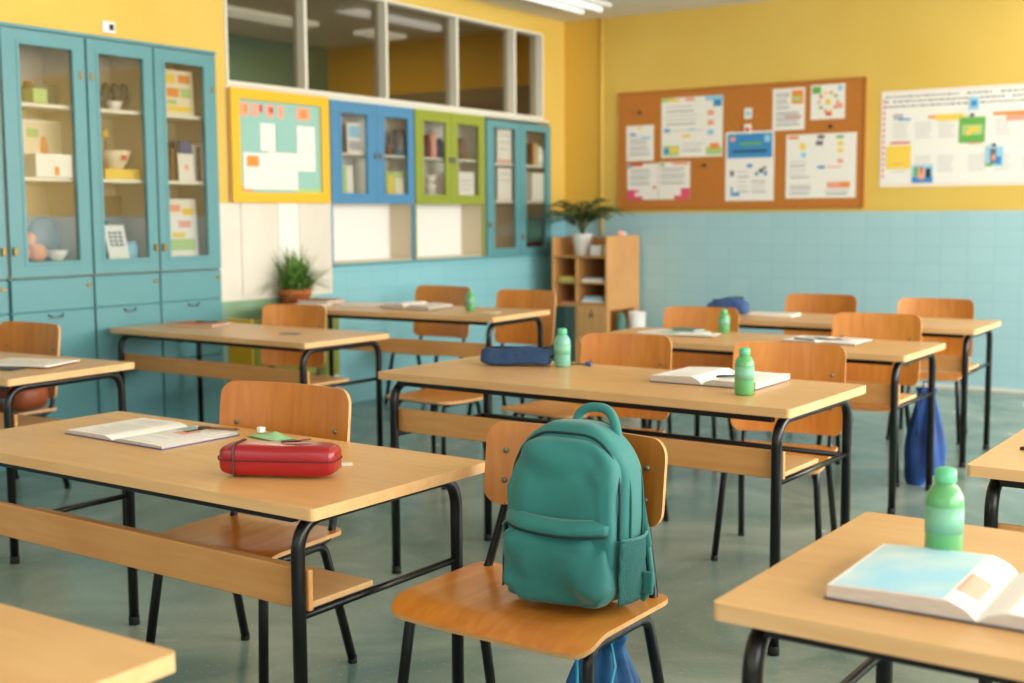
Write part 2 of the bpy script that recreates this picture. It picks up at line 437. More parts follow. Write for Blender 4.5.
# yellow pipe in the corner, light switch
t = thing('wall_pipe', 'thin yellow painted pipe running up the wall near the corner', 'pipe', (-5.645, YB-.02, 1.2))
MB().tube([(0, 0, 0), (0, 0, ZC-1.2)], .014).build('pipe', 'yellow_wall', t)
for z in (.35, 1.1, 1.75): MB().tube([(0, -.001, z), (0, -.001, z+.02)], .019).build('clamp', 'yellow_wall', t)
t = thing('light_switch', 'small white switch on the yellow wall above the tall cabinet', 'switch', (XL+.001, 4.85, 2.455))
MB().box(0, .012, -.045, .045, 0, .065).build('plate', 'plastic_white', t, bevel=.004)
MB().box(.0125, .02, -.002, .028, .016, .05).build('rocker', 'ink_dark', t, bevel=.002)

# ceiling lights
def ceiling_light(x, y, label):
    t = thing('ceiling_light', label, 'light', (x, y, ZC), 0, 'ceiling lights of the classroom')
    b = MB(); b.box(-.17, .17, -.75, .75, -.03, -.001); b.build('housing', 'plastic_white', t, bevel=.006)
    for s in (-.09, .09): MB().tube([(s, -.7, -.052), (s, .7, -.052)], .02, 12).build('tube', 'lamp_glow', t)
ceiling_light(-5.36, 8.60, 'white twin tube light on the ceiling near the far corner')
for x, y in ((-5.36, 4.2), (-1.9, 8.9), (-1.9, 4.6), (1.4, 7.5), (1.4, 2.5), (-3.9, 1.2)):
    ceiling_light(x, y, 'white twin tube ceiling light further from the far corner')

# ------------------------------------------------------------------ cabinets
def door_part(root, ya, yb, za, zb, op, paint, handle_y=None, handle_z=None, hinge_side=1, hm='brass', th=.024):
    """glazed door, coordinates local to root (x=0 is the wall plane)"""
    b = MB(); b.ring(0.001, th, (ya, yb, za, zb), op)
    b.ring(th-.001, th+.004, (op[0]-.022, op[1]+.022, op[2]-.022, op[3]+.022), (op[0]-.001, op[1]+.001, op[2]-.001, op[3]+.001))
    d = b.build('door', paint, root, bevel=.003)
    MB().box(.008, .012, op[0]+.0005, op[1]-.0005, op[2]+.0005, op[3]-.0005).build('glass_pane', 'cabinet_glass', d)
    if handle_y is not None:
        b = MB(); b.box(th, th+.02, handle_y-.012, handle_y+.012, handle_z-.022, handle_z+.022); b.build('handle', hm, d, bevel=.004)
    return d

def carcass(root, w, h, dep, inside, shelves, paint, low=None, back=None):
    b = MB(); t = .02
    b.box(-dep, -dep+.012, 0, w, 0, h, 1)
    b.box(-dep+.012, 0, 0, t, 0, h, 0); b.box(-dep+.012, 0, w-t, w, 0, h, 0)
    b.box(-dep+.012, 0, t, w-t, h-t, h, 0); b.box(-dep+.012, 0, t, w-t, 0, t, 0)
    b.build('carcass', [inside, back or inside, paint], root)
    for z in shelves: MB().box(-dep+.013, -.02, t+.001, w-t-.001, z-.02, z).build('shelf', 'shelf_white', root, bevel=.002)

def tall_unit(y0, y1, opn, label, handle_left, has_handle=True):
    r = thing('display_cabinet', label, 'cabinet', (XL, y0, 0), 0, 'tall teal cabinets along the left wall')
    w = y1-y0; dep = .36
    # upper carcass
    b = MB(); t = .02; z0, z1 = 1.05, 2.41
    b.box(-dep, -dep+.012, 0, w, z0, z1); b.box(-dep+.012, 0, .0, t, z0, z1); b.box(-dep+.012, 0, w-t, w, z0, z1)
    b.box(-dep+.012, 0, t, w-t, z1-t, z1); b.box(-dep+.012, 0, t, w-t, z0, 1.135)
    b.build('carcass', 'cabinet_inside', r)
    for z in (1.61, 2.02): MB().box(-dep+.013, -.03, t+.001, w-t-.001, z-.022, z).build('shelf', 'shelf_white', r, bevel=.002)
    hy = (.028 if handle_left else w-.03)
    d = door_part(r, .004, w-.004, 1.055, 2.405, (opn[0]-y0, opn[1]-y0, 1.14, 2.325), 'teal_paint', hy, 1.2)
    for z in (1.2, 2.19): pass
    MB().box(.024, .03, (w-.045 if handle_left else .02), (w-.025 if handle_left else .04), 2.17, 2.21).build('hinge', 'brass', d, bevel=.002)
    # base
    MB().box(-dep, -.001, .001, w-.001, .0, 1.045).build('base_carcass', 'teal_dark_paint', r)
    f = MB().box(0, .02, .004, w-.004, .862, 1.04).build('drawer', 'teal_paint', r, bevel=.003)
    MB().box(.02, .028, w-.05, w-.02, .985, 1.005).build('lock', 'brass', f, bevel=.002)
    f = MB().box(0, .02, .004, w-.004, .50, .855).build('cupboard_door', 'teal_paint', r, bevel=.003)
    MB().tube([(.02, w*.42, .838), (.035, w*.45, .826), (.035, w*.57, .826), (.02, w*.6, .838)], .006, 8).build('handle', 'grey_metal', f)
    MB().box(0, .02, .004, w-.004, .06, .493).build('lower_door', 'teal_paint', r, bevel=.003)
    return r
tall_unit(3.56, 4.108, (3.68, 3.99), 'teal cabinet unit cut by the left edge of the photo', False)
tall_unit(4.122, 4.665, (4.235, 4.575), 'teal glazed cabinet unit with an orange figure picture on its middle shelf', True)
tall_unit(4.672, 5.155, (4.755, 5.075), 'teal glazed cabinet unit with a white calendar on its lowest shelf', False)
tall_unit(5.16, 5.662, (5.245, 5.555), 'teal glazed cabinet unit with patterned charts, rightmost of the tall ones', True)
struct(MB().box(XL, XL+.03, 3.5, 5.662, 2.41, 2.43).build('trim_4', 'teal_dark_paint', bevel=.004))

# blue and green wall cabinets with open niches under their doors
def wall_unit(y0, y1, doors, label, name, paint, handles):
    r = thing(name, label, 'cabinet', (XL, y0-.012, 1.035), 0)
    w = y1-y0; h = 2.214-1.035; dep = .23; t = .016
    b = MB(); b.box(-dep, -dep+.01, 0, w, 0, h, 1)
    b.box(-dep+.01, -.002, 0, t, 0, h, 0); b.box(-dep+.01, -.002, w-t, w, 0, h, 0)
    b.box(-dep+.01, -.002, t, w-t, 0, .014, 0); b.box(-dep+.01, -.002, t, w-t, h-t, h, 0); b.box(-dep+.01, -.002, t, w-t, .44, .456, 0)
    b.box(-.002, .012, 0, t+.004, 0, .435, 2); b.box(-.002, .012, w-t-.004, w, 0, .435, 2)
    b.build('carcass', ['beige_panel', 'white_panel', paint], r)
    MB().box(-dep+.011, -.012, t+.001, w-t-.001, 1.845-.016-1.035, 1.845-1.035).build('shelf', 'shelf_white', r, bevel=.002)
    for (ya, yb, op), hy in zip(doors, handles):
        door_part(r, ya-y0, yb-y0, .44, h-.002, (op[0]-y0, op[1]-y0, 1.55-1.035, 2.125-1.035), paint, hy-y0, 1.83-1.035, hm='grey_metal')
    return r
wall_unit(6.75, 7.715, [(6.755, 7.265, (6.865, 7.15)), (7.27, 7.71, (7.35, 7.635))], 'blue wall cabinet with two glazed doors above an open niche', 'wall_cabinet', 'blue_paint', (7.24, 7.295))
wall_unit(7.725, 8.675, [(7.73, 8.195, (7.83, 8.12)), (8.20, 8.67, (8.285, 8.585))], 'lime green wall cabinet with two glazed doors above an open niche', 'wall_cabinet', 'lime_paint', (8.175, 8.225))
r = thing('glazed_cupboard', 'tall narrow teal cupboard with two glazed doors beside the far corner', 'cabinet', (XL, 8.69, 1.035))
w = 9.715-8.69; h = 2.19-1.035
b = MB(); b.box(-.24, -.23, 0, w, 0, h, 0); b.box(-.23, 0, 0, .016, 0, h, 0); b.box(-.23, 0, w-.016, w, 0, h, 0); b.box(-.23, 0, .016, w-.016, 0, .03, 0); b.box(-.23, 0, .016, w-.016, h-.016, h, 0); b.box(-.23, 0, .505, .521, .03, h-.016, 0)
b.build('carcass', 'cabinet_inside', r)
for z in (1.51, 1.83):
    MB().box(-.229, -.012, .017, .504, z-1.055, z-1.035).build('shelf', 'shelf_white', r); MB().box(-.229, -.012, .522, w-.017, z-1.055, z-1.035).build('shelf', 'shelf_white', r)
door_part(r, .003, .514, .002, h-.002, (.11, .44, .065, 1.09), 'teal_paint', .03, .27)
door_part(r, .519, w-.003, .002, h-.002, (.605, .94, .065, 1.09), 'teal_paint', .54, .16)

# low green cupboard under the plant
r = thing('low_cupboard', 'low olive green cupboard standing between tall cabinets and tiles', 'cupboard', (XL+.002, 5.72, 0))
MB().box(0, .20, .02, .86, .0, .70).build('carcass', 'olive_paint', r, bevel=.004)
MB().box(.20, .215, .03, .43, .30, .68).build('door', 'olive_paint', r, bevel=.003)
MB().box(.20, .215, .445, .85, .30, .68).build('door', 'olive_paint', r, bevel=.003)
MB().box(.0, .218, .0, .018, .0, .72).build('side_panel', 'amber_paint', r, bevel=.003)
MB().box(.20, .216, .06, .84, .04, .27).build('kick_panel', 'cream_wall', r, bevel=.003)

# ------------------------------------------------------------------ cabinet contents
def put(name, mb, mats, x, y, z, label, cat, group=None, rz=0, bevel=0):
    if XL-.4 < x < XL-.001 and y < 9.8: y += (XL-x)*y/6.05   # stands deeper in the cabinet
    o = mb.build(name, mats, None, (x, y, z), (0, 0, rz), bevel); return tag(o, label, cat, group)
def card(w, h, mats, marks, lean=.05, th=.006):
    """framed card standing up; faces +x; marks=(y0,y1,z0,z1,mat) as fractions"""
    b = MB()
    def P(x, y, z): return (x-lean*z, y, z)
    def slab(x0, x1, y0, y1, z0, z1, m):
        vs = [P(x, y, z) for z in (z0, z1) for y in (y0, y1) for x in (x0, x1)]
        b.add(vs, [(0, 2, 3, 1), (4, 5, 7, 6), (0, 1, 5, 4), (2, 6, 7, 3), (0, 4, 6, 2), (1, 3, 7, 5)], m)
    slab(0, th, -w/2, w/2, 0, h, 0)
    for k, (a, c, d, e, m) in enumerate(marks): slab(th, th+.0008+.0002*k, -w/2+a*w, -w/2+c*w, d*h, e*h, m)
    return b
def bowl(r, h): return [(r*.45, 0), (r*.5, .004), (r*.8, h*.45), (r, h), (r*.94, h), (r*.7, h*.45), (.001, h*.15)]
def jar(r, h): return [(r*.9, 0), (r, .006), (r, h*.75), (r*.75, h*.85), (r*.75, h), (.001, h)]
SH = XL-.16
put('glass_jar', MB().lathe(jar(.035, .13)), 'p_brown', SH, 4.30, 2.021, 'brown jar on the top shelf of the orange figure cabinet', 'jar')
put('green_box', MB().box(-.05, .05, -.045, .045, 0, .08), 'p_lgreen', SH+.09, 4.34, 2.021, 'pale green box beside the brown jar, top cabinet shelf', 'box', bevel=.004)
b = MB(); b.ring(-.006, .006, (-.09, .09, 0, .13), (-.08, .08, .012, .118)); b.box(-.004, .004, -.08, .08, .012, .118)
for k in range(6): b.box(-.007, .007, -.08+k*.032-.002, -.08+k*.032+.002, .01, .12)
put('wire_basket', b, 'wire_grey', SH-.02, 4.39, 2.021, 'grey wire grid basket on the top shelf of the left glazed cabinet', 'basket')
put('picture', card(.26, .33, 0, [(.06, .94, .05, .95, 1), (.42, .62, .35, .62, 2), (.45, .58, .62, .72, 2), (.1, .4, .7, .85, 3)]), ['paper', 'paper_warm', 'p_orange', 'p_lgreen'], SH-.02, 4.38, 1.611, 'framed sheet with an orange figure standing in the cabinet', 'picture')
b = MB().box(-.05, .05, -.12, .12, 0, .13); b.box(.05, .051, .0, .03, .01, .06, 1)
put('storage_box', b, ['plastic_white', 'p_orange'], SH+.1, 4.41, 1.611, 'white box in front of the orange figure picture', 'box', bevel=.004)
t = thing('round_fan', 'round grey wire object on the bottom shelf of the left glazed cabinet', 'fan', (XL-.26, 4.54, 1.1365))
MB().superell((0, 0, .13), (.05, .10, .13), .9, .9).build('cage', 'wire_grey', t); MB().lathe([(.05, 0), (.05, .012), (.015, .02), (.015, .03)]).build('base', 'dark_cloth', t)
for k, (y, z, r) in enumerate(((4.21, .045, .045), (4.31, .05, .05), (4.26, .125, .04))):
    put('gourd', MB().superell((0, 0, 0), (r, r, r), .9, 1), 'p_orange', SH+.06, y, 1.137+z, 'orange gourd in the cluster at the bottom of the left glazed cabinet', 'gourd', 'orange gourds')
put('bowl', MB().lathe(bowl(.07, .06)), 'white_ceramic', SH+.03, 4.44, 1.137, 'white bowl beside the orange gourds', 'bowl')
put('brown_tin', MB().lathe(jar(.05, .09)), 'p_brown', SH-.09, 4.22, 1.137, 'dark brown tin behind the white bowl and gourds', 'tin')
# column 2
t = thing('toy_plant', 'dark blue and green toy plant on the top shelf above the patterned bowl', 'toy', (SH, 5.00, 2.021))
b = MB()
for k in range(9): a = k*.7; b.superell((.03*math.cos(a), .07*math.sin(a*1.3), .1+.03*math.sin(k*2)), (.03, .03, .045), 1, 1, 10, 8)
b.build('leaves', 'cover_dark', t); MB().lathe(bowl(.055, .06)).build('bowl', 'white_ceramic', t)
put('green_bottle', MB().lathe(jar(.028, .15)), 'next_teal', SH-.02, 4.68, 2.021, 'dark green bottle beside the toy plant', 'bottle')
b = MB().lathe(bowl(.10, .11)); b.box(.095, .097, -.02, .02, .05, .08, 1)
put('patterned_bowl', b, ['paper_warm', 'p_red'], SH+.0, 4.86, 1.675, 'cream bowl standing on a yellow box in the middle cabinet', 'bowl')
put('yellow_box', MB().box(-.09, .09, -.13, .13, 0, .062), 'p_yellow', SH+.0, 4.85, 1.611, 'flat yellow box under the cream bowl', 'box', bevel=.003)
put('red_block', MB().box(-.03, .03, -.05, .04, 0, .04), 'p_red', SH-.07, 4.70, 1.674, 'red block on the yellow box', 'block', bevel=.003)
put('yellow_star', MB().prism([(.035*(1 if k % 2 else .5)*math.cos(k*PI/5), .035*(1 if k % 2 else .5)*math.sin(k*PI/5)+.035) for k in range(10)], 0, .01, ax=0), 'p_yellow', SH-.1, 4.80, 1.86, 'yellow star above the cream bowl', 'ornament')
put('star_stand', MB().tube([(0, 0, 0), (0, 0, .19)], .005), 'p_brown', SH-.095, 4.80, 1.674, 'thin brown rod holding the yellow star', 'stand')
b = card(.15, .2, 0, [(.15, .85, .5, .55, 1), (.15, .85, .62, .67, 1), (.15, .85, .38, .43, 1), (.15, .85, .74, .79, 1), (.2, .25, .35, .82, 1), (.45, .5, .35, .82, 1), (.7, .75, .35, .82, 1)], lean=.25)
put('desk_calendar', b, ['paper', 'ink'], SH+.08, 4.87, 1.137, 'white gridded calendar leaning on the bottom cabinet shelf', 'calendar')
put('dark_vase', MB().lathe([(.03, 0), (.04, .08), (.02, .16), (.015, .22), (.02, .23), (.001, .2)]), 'dark_cloth', SH-.05, 4.78, 1.137, 'dark narrow vase behind the white calendar', 'vase')
put('wooden_board', MB().box(-.012, 0, -.11, .11, 0, .38), 'dark_inside', SH-.12, 4.80, 1.137, 'tall brown board at the back of the calendar shelf', 'board', bevel=.004)
b = MB().lathe(jar(.04, .1)); put('blue_jar', b, 'p_lblue', SH+.05, 4.96, 1.137, 'pale blue jar right of the white calendar', 'jar')
# column 3
put('chart', card(.24, .28, 0, [(.08, .4, .7, .9, 1), (.5, .9, .72, .9, 2), (.1, .5, .4, .6, 2), (.55, .9, .4, .6, 3), (.1, .9, .08, .2, 1), (.1, .4, .24, .34, 3)]), ['paper_warm', 'p_yellow', 'p_orange', 'p_lgreen'], SH+.08, 5.37, 2.021, 'cream patterned chart on the top shelf of the right tall cabinet', 'poster')
put('chart', card(.26, .36, 0, [(.1, .5, .78, .9, 1), (.55, .9, .72, .84, 2), (.4, .8, .5, .62, 1), (.1, .9, .1, .3, 3), (.2, .6, .32, .42, 2)]), ['paper', 'p_salmon', 'p_yellow', 'p_lgreen'], SH+.08, 5.36, 1.137, 'white patterned chart on the bottom shelf of the right tall cabinet', 'poster')
for k, (y, w, h, m, nm) in enumerate(((5.228, .03, .2, 'p_brown', 'brown'), (5.265, .035, .24, 'ink_dark', 'charcoal'), (5.33, .085, .25, 'cover_blue', 'wide blue'), (5.40, .035, .23, 'ink_light', 'pale grey'), (5.437, .03, .22, 'dark_inside', 'dull brown'), (5.47, .03, .24, 'paper_warm', 'cream'))):
    b = MB().box(-.09, .09, -w/2, w/2, 0, h, 0); b.box(-.085, .085, -w/2+.003, w/2-.003, h-.0005, h+.0005, 1)
    put('book', b, [m, 'page'], SH, y, 1.611, nm+' book standing on the middle shelf of the right tall cabinet', 'book', 'books in the right tall cabinet', bevel=.002)
put('note_card', card(.13, .17, 0, [(.4, .6, .4, .6, 1)]), ['paper', 'p_salmon'], SH+.11, 5.41, 1.611, 'small white card in front of the blue book', 'card')
# blue cabinet
S2 = XL-.085
put('sheet_card', card(.17, .22, 0, [(.1, .9, .5, .9, 1), (.1, .9, .1, .4, 2)], lean=.03), ['paper', 'p_lblue', 'ink_light'], S2+.05, 7.02, 1.847, 'pale blue and white card behind the left blue door, upper shelf', 'card')
put('sheet_card', card(.13, .26, 0, [(.0, .45, .0, 1, 1)], lean=.03), ['paper', 'p_lgreen'], S2+.05, 6.93, 1.492, 'white and green card behind the left blue door, lower shelf', 'card')
put('clear_jug', MB().lathe(jar(.06, .2)), 'wire_grey', S2, 7.53, 1.847, 'grey jug behind the right blue door, upper shelf', 'jug')
put('brown_cup', MB().lathe(jar(.035, .1)), 'p_brown', S2, 7.40, 1.847, 'brown cup beside the grey jug', 'cup')
put('folder', card(.24, .23, 0, [(.1, .35, .1, .9, 1), (.45, .9, .2, .8, 2)], lean=.05), ['p_lgreen', 'p_yellow', 'paper_warm'], S2+.05, 7.50, 1.492, 'yellow green folder behind the right blue door, lower shelf', 'folder')
# lime cabinet
for y, r, h, m, nm in ((7.88, .04, .18, 'red_dark', 'dark red'), (7.96, .035, .2, 'p_salmon', 'salmon'), (8.05, .04, .16, 'cover_blue', 'violet blue')):
    put('vase', MB().lathe(jar(r, h)), m, S2, y, 1.847, nm+' vase on the upper shelf behind the left green door', 'vase', 'vases in the green cabinet')
for k in range(3): put('cup', MB().lathe(bowl(.055, .07)), 'white_ceramic', S2+.02, 7.92, 1.492+k*.072, 'white cup, '+('bottom', 'middle', 'topmost')[k]+' of the stack behind the left green door', 'cup', 'stacked white cups')
put('dark_tin', MB().lathe(jar(.05, .18)), 'p_brown', S2, 8.35, 1.847, 'brown tin on the upper shelf behind the right green door', 'tin')
put('notice', card(.22, .25, 0, [(.15, .85, .7, .74, 1), (.15, .85, .55, .58, 1), (.15, .7, .4, .43, 1)], lean=.02), ['paper', 'ink_light'], S2+.07, 8.42, 1.492, 'white notice sheet behind the right green door', 'paper')
# teal cupboard
put('notice', card(.22, .29, 0, [(.15, .85, .8, .83, 1), (.15, .85, .6, .63, 1), (.15, .7, .4, .43, 1), (.1, .9, .02, .1, 2)], lean=.0), ['paper', 'ink_light', 'p_salmon'], S2+.07, 8.98, 1.832, 'upper white sheet behind the left door of the narrow teal cupboard', 'paper')
put('notice', card(.22, .28, 0, [(.15, .85, .8, .83, 1), (.15, .85, .6, .63, 1)], lean=.0), ['paper', 'ink_light'], S2+.07, 8.98, 1.512, 'lower white sheet behind the left door of the narrow teal cupboard', 'paper')
for y, m, nm in ((9.33, 'p_brown', 'brown'), (9.37, 'p_salmon', 'salmon'), (9.41, 'p_lgreen', 'pale green')):
    put('book', MB().box(-.07, .07, -.017, .017, 0, .19), m, S2, y, 1.832, nm+' book behind the right door of the narrow teal cupboard', 'book', 'books in the teal cupboard', bevel=.002)
put('white_jar', MB().lathe(jar(.06, .17)), 'white_ceramic', S2+.02, 9.52, 1.832, 'white jar beside the books in the narrow teal cupboard', 'jar')
put('white_carton', MB().box(-.06, .06, -.11, .11, 0, .25), 'paper', S2+.02, 9.45, 1.512, 'white carton on the lower shelf of the narrow teal cupboard', 'box', bevel=.003)
put('red_tin', MB().box(-.05, .05, -.1, .1, 0, .07), 'red_dark', S2+.0, 9.42, 1.067, 'dark red tin at the bottom of the narrow teal cupboard', 'tin', bevel=.004)
put('dark_folder', MB().box(-.05, .05, -.12, .12, 0, .22), 'next_teal', S2-.0, 9.42, 1.139, 'dark green folder box standing on the dark red tin', 'box', bevel=.004)

# ------------------------------------------------------------------ yellow framed display board
t = thing('notice_board', 'yellow framed display board with white sheets beside the blue cabinet', 'board', (XL+.013, 5.765, 1.475))
b = MB(); b.ring(0, .035, (0, .935, 0, .745), (.075, .86, .07, .675)); b.build('frame', 'amber_paint', t, bevel=.006)
b = MB(); b.box(.001, .012, .0755, .8595, .0705, .6745, 0)
R_ = lambda y0, y1, z0, z1, m: b.box(.0119, .0128+.0001*(m if m > 2 else 0)+.0002*(z0 > .6), y0, y1, z0, z1, m)
for y0, y1 in ((.09, .175), (.20, .26), (.33, .40), (.44, .50), (.62, .76)): R_(y0, y1, .57, .655, 2)
R_(.13, .16, .59, .64, 3); R_(.27, .30, .60, .65, 4); R_(.66, .72, .585, .64, 3); R_(.36, .40, .6, .64, 4)
R_(.60, .86, .0705, .10, 5); R_(.076, .19, .075, .115, 3)
b.build('backing', ['p_teal', 'p_teal', 'p_salmon', 'p_orange', 'p_red', 'p_lgreen'], t)
def board_sheet(y0, y1, z0, z1, x, label, marks=()):
    b = MB(); b.box(0, .0012, y0, y1, z0, z1, 0)
    n = max(3, int((z1-z0)/.025))
    for k in range(1, n-1):
        if random.random() < .75: b.box(.0012, .0016, y0+.02, y1-.02-.05*random.random(), z0+(z1-z0)*k/n, z0+(z1-z0)*k/n+.004, 1)
    for (a, c, d, e, m) in marks: b.box(.0017, .002, a, c, d, e, m)
    tag(b.build('worksheet', ['paper', 'ink_light', 'p_orange', 'p_teal'], None, (XL+.013+x, 5.765, 1.475)), label, 'paper', 'sheets on the yellow framed board')
board_sheet(.11, .33, .09, .33, .0142, 'white sheet with an orange picture, lower left in the yellow frame', [(.14, .25, .24, .31, 2)])
board_sheet(.332, .62, .09, .34, .0142, 'large white sheet low in the middle of the yellow frame')
board_sheet(.27, .41, .345, .53, .0142, 'narrow white sheet high left in the yellow frame')
board_sheet(.62, .80, .22, .53, .0142, 'tall white sheet at the right of the yellow frame')
b = MB().box(0, .0012, .425, .605, .345, .53)
tag(b.build('worksheet', ['p_teal'], None, (XL+.0272, 5.765, 1.475)), 'green tinted sheet in the middle of the yellow frame', 'paper', 'sheets on the yellow framed board')

# ------------------------------------------------------------------ cork board and its papers
t = thing('cork_board', 'large brown cork notice board on the back wall', 'board', (-5.47, YB-.001, 1.425))
MB().box(0.012, 2.243, -.018, 0, .012, 1.033).build('cork_panel', 'cork', t)
b = MB(); o = (0, 2.255, 0, 1.045); i = (.013, 2.242, .013, 1.032)
b.box(o[0], o[1], -.026, 0, 0, .0125); b.box(o[0], o[1], -.026, 0, 1.0325, 1.045); b.box(0, .0125, -.026, 0, .0125, 1.0325); b.box(2.2425, 2.255, -.026, 0, .0125, 1.0325)
b.build('frame', 'cork_frame', t, bevel=.003)
PM = ['paper', 'ink_light', 'ink', 'p_blue', 'p_yellow', 'p_orange', 'p_red', 'p_pink', 'p_green', 'p_lblue', 'p_lgreen', 'p_salmon', 'ink_dark', 'paper_warm']
PI_ = {n: k for k, n in enumerate(PM)}
def wall_paper(x0, x1, z0, z1, y, label, marks, text, cat='poster', group='papers on the cork board', name='poster'):
    """sheet on the back wall; marks (x0,x1,z0,z1,mat) in fractions, text (x0,x1,z0,z1,rows)"""
    w, h = x1-x0, z1-z0; b = MB(); b.box(0, w, -.0012, 0, 0, h, 0)
    for k, (a, c, d, e, m) in enumerate(marks): b.box(a*w, c*w, -.0022-.00012*k, -.0012, d*h, e*h, PI_[m])
    for a, c, d, e, n in text:
        for k in range(n):
            z = d*h+(e-d)*h*(k+.5)/n; b.box(a*w, (c-(c-a)*random.random()*.25)*w, -.0018, -.00125, z-.0035, z+.0035, 1 if k % 3 else 2)
    return tag(b.build(name, PM, None, (x0, y, z0)), label, cat, group)
def disc_marks(cx, cz, r, n, mats): return [(cx+r*math.cos(2*PI*k/n)-.05, cx+r*math.cos(2*PI*k/n)+.05, cz+r*math.sin(2*PI*k/n)-.04, cz+r*math.sin(2*PI*k/n)+.04, mats[k % len(mats)]) for k in range(n)]
YP = YB-.0195
wall_paper(-5.39, -5.115, 1.86, 2.175, YP, 'small plain white text sheet at the left of the cork board', [(.45, .55, .88, .97, 'p_yellow'), (.12, .35, .72, .78, 'p_blue'), (.6, .85, .6, .68, 'p_lblue')], [(.12, .9, .15, .7, 9)])
wall_paper(-5.04, -4.455, 1.88, 2.40, YP, 'large white poster with yellow and blue corners on the cork board',
  [(0, .2, .93, 1, 'p_lgreen'), (.1, .3, .93, .98, 'p_yellow'), (.4, .55, .93, .99, 'p_salmon'), (.72, 1, .92, 1, 'p_lblue'), (.85, .98, .82, .93, 'p_blue'), (.03, .3, .03, .2, 'p_lgreen'), (.05, .13, .06, .16, 'p_blue'), (.15, .28, .08, .18, 'p_yellow'), (.74, .99, .03, .16, 'p_lgreen'), (.8, .95, .12, .22, 'p_orange'), (.35, .48, .33, .38, 'p_yellow'), (.05, .14, .43, .48, 'p_blue'), (.45, .56, .44, .47, 'p_lblue'), (.76, .86, .68, .76, 'p_salmon'), (.76, .86, .52, .6, 'p_salmon'), (.76, .86, .36, .44, 'p_lblue'), (.15, .7, .44, .45, 'ink_light')],
  [(.08, .65, .52, .88, 5), (.35, .7, .08, .25, 3)])
wall_paper(-5.38, -5.07, 1.515, 1.835, YP, 'left half of the pink cornered double sheet on the cork board',
  [(0, .25, 0, .28, 'p_pink'), (.2, .5, 0, .1, 'p_pink'), (.25, .38, .2, .27, 'p_pink'), (.1, .5, .93, 1, 'p_red'), (.02, .15, .9, .97, 'p_blue'), (.85, .93, .3, .38, 'p_red')], [(.1, .85, .4, .85, 7)])
wall_paper(-5.065, -4.76, 1.515, 1.842, YP, 'right half of the pink cornered double sheet on the cork board',
  [(.72, 1, 0, .3, 'p_pink'), (.5, .8, 0, .1, 'p_pink'), (.45, .95, .92, .99, 'p_salmon'), (.05, .2, .9, .96, 'p_green')], [(.08, .85, .4, .85, 7)])
wall_paper(-4.425, -3.985, 1.495, 2.08, YP, 'poster with a blue top half in the centre of the cork board',
  [(.04, .96, .62, .97, 'p_blue'), (.1, .2, .86, .93, 'p_salmon'), (.8, .92, .84, .94, 'p_lblue'), (.15, .85, .70, .73, 'ink_dark'), (.3, .75, .8, .84, 'p_green'), (.1, .18, .36, .44, 'ink'), (.12, .3, .07, .12, 'p_blue'), (.12, .16, .1, .2, 'p_blue'), (.45, .56, .48, .53, 'p_blue'), (.7, .78, .4, .46, 'ink_dark'), (.62, .68, .36, .41, 'p_blue'), (.8, .86, .36, .42, 'p_blue'), (.78, .84, .45, .49, 'ink')],
  [(.25, .5, .1, .45, 5), (.55, .9, .1, .3, 4)])
wall_paper(-4.005, -3.725, 2.075, 2.42, YP, 'white text sheet with an orange picture at the top of the cork board', [(.6, .95, .62, .94, 'p_orange'), (.65, .88, .68, .8, 'p_lgreen'), (.4, .9, .3, .33, 'p_red')], [(.1, .55, .5, .92, 8), (.1, .9, .1, .46, 8)])
wall_paper(-3.675, -3.388, 2.15, 2.43, YP, 'square sheet with a ring of coloured marks at the upper right of the cork board',
  disc_marks(.52, .5, .27, 10, ['p_salmon', 'p_green', 'p_orange', 'p_yellow', 'p_red'])+[(.05, .3, .75, .95, 'p_green'), (.45, .62, .1, .2, 'p_red'), (.8, .93, .8, .95, 'p_lblue'), (.75, .95, .3, .45, 'p_brown' if False else 'p_salmon'), (.44, .6, .42, .58, 'p_yellow')], [])
wall_paper(-3.88, -3.285, 1.51, 2.035, YP, 'largest white sheet with small pictures at the lower right of the cork board',
  [(.03, .18, .93, .98, 'p_orange'), (.45, .55, .92, .98, 'ink'), (.43, .53, .82, .89, 'ink'), (.2, .28, .76, .86, 'p_yellow'), (.22, .29, .64, .71, 'p_lblue'), (.72, .82, .92, .96, 'p_green'), (.74, .82, .8, .87, 'p_yellow'), (.74, .82, .7, .76, 'p_yellow'), (.74, .82, .54, .6, 'p_salmon'), (.46, .56, .46, .5, 'p_blue'), (.58, .8, .47, .49, 'p_salmon'), (.6, .92, .15, .25, 'p_salmon'), (.78, .92, .17, .24, 'p_orange')],
  [(.06, .42, .05, .22, 5), (.06, .35, .3, .6, 5), (.58, .92, .04, .13, 3)])
for x, z, l in ((-5.252, 2.289, 'dark pin at the upper left of the cork board'), (-4.617, 1.804, 'dark pin in the middle of the cork board beside the blue poster'), (-3.498, 2.09, 'dark pin under the square sheet on the cork board')):
    put('push_pin', MB().superell((0, 0, 0), (.017, .012, .017), 1, 1, 12, 8), 'ink_dark', x, YB-.031, z, l, 'pin', 'dark pins on the cork board')
put('note_tag', MB().box(-.035, .035, -.0015, 0, -.045, .045).box(-.02, .02, -.0022, -.0017, -.02, .02, 1), ['paper', 'p_lblue'], -4.223, YP, 2.23, 'small pale blue tag pinned above the blue poster', 'tag')
put('clip', MB().box(-.03, .03, -.01, 0, -.03, .05, 0).box(-.02, .02, -.012, -.0101, -.01, .02, 1), ['paper', 'p_red'], -4.223, YP-.003, 2.09, 'red and white clip at the top edge of the blue poster', 'clip')

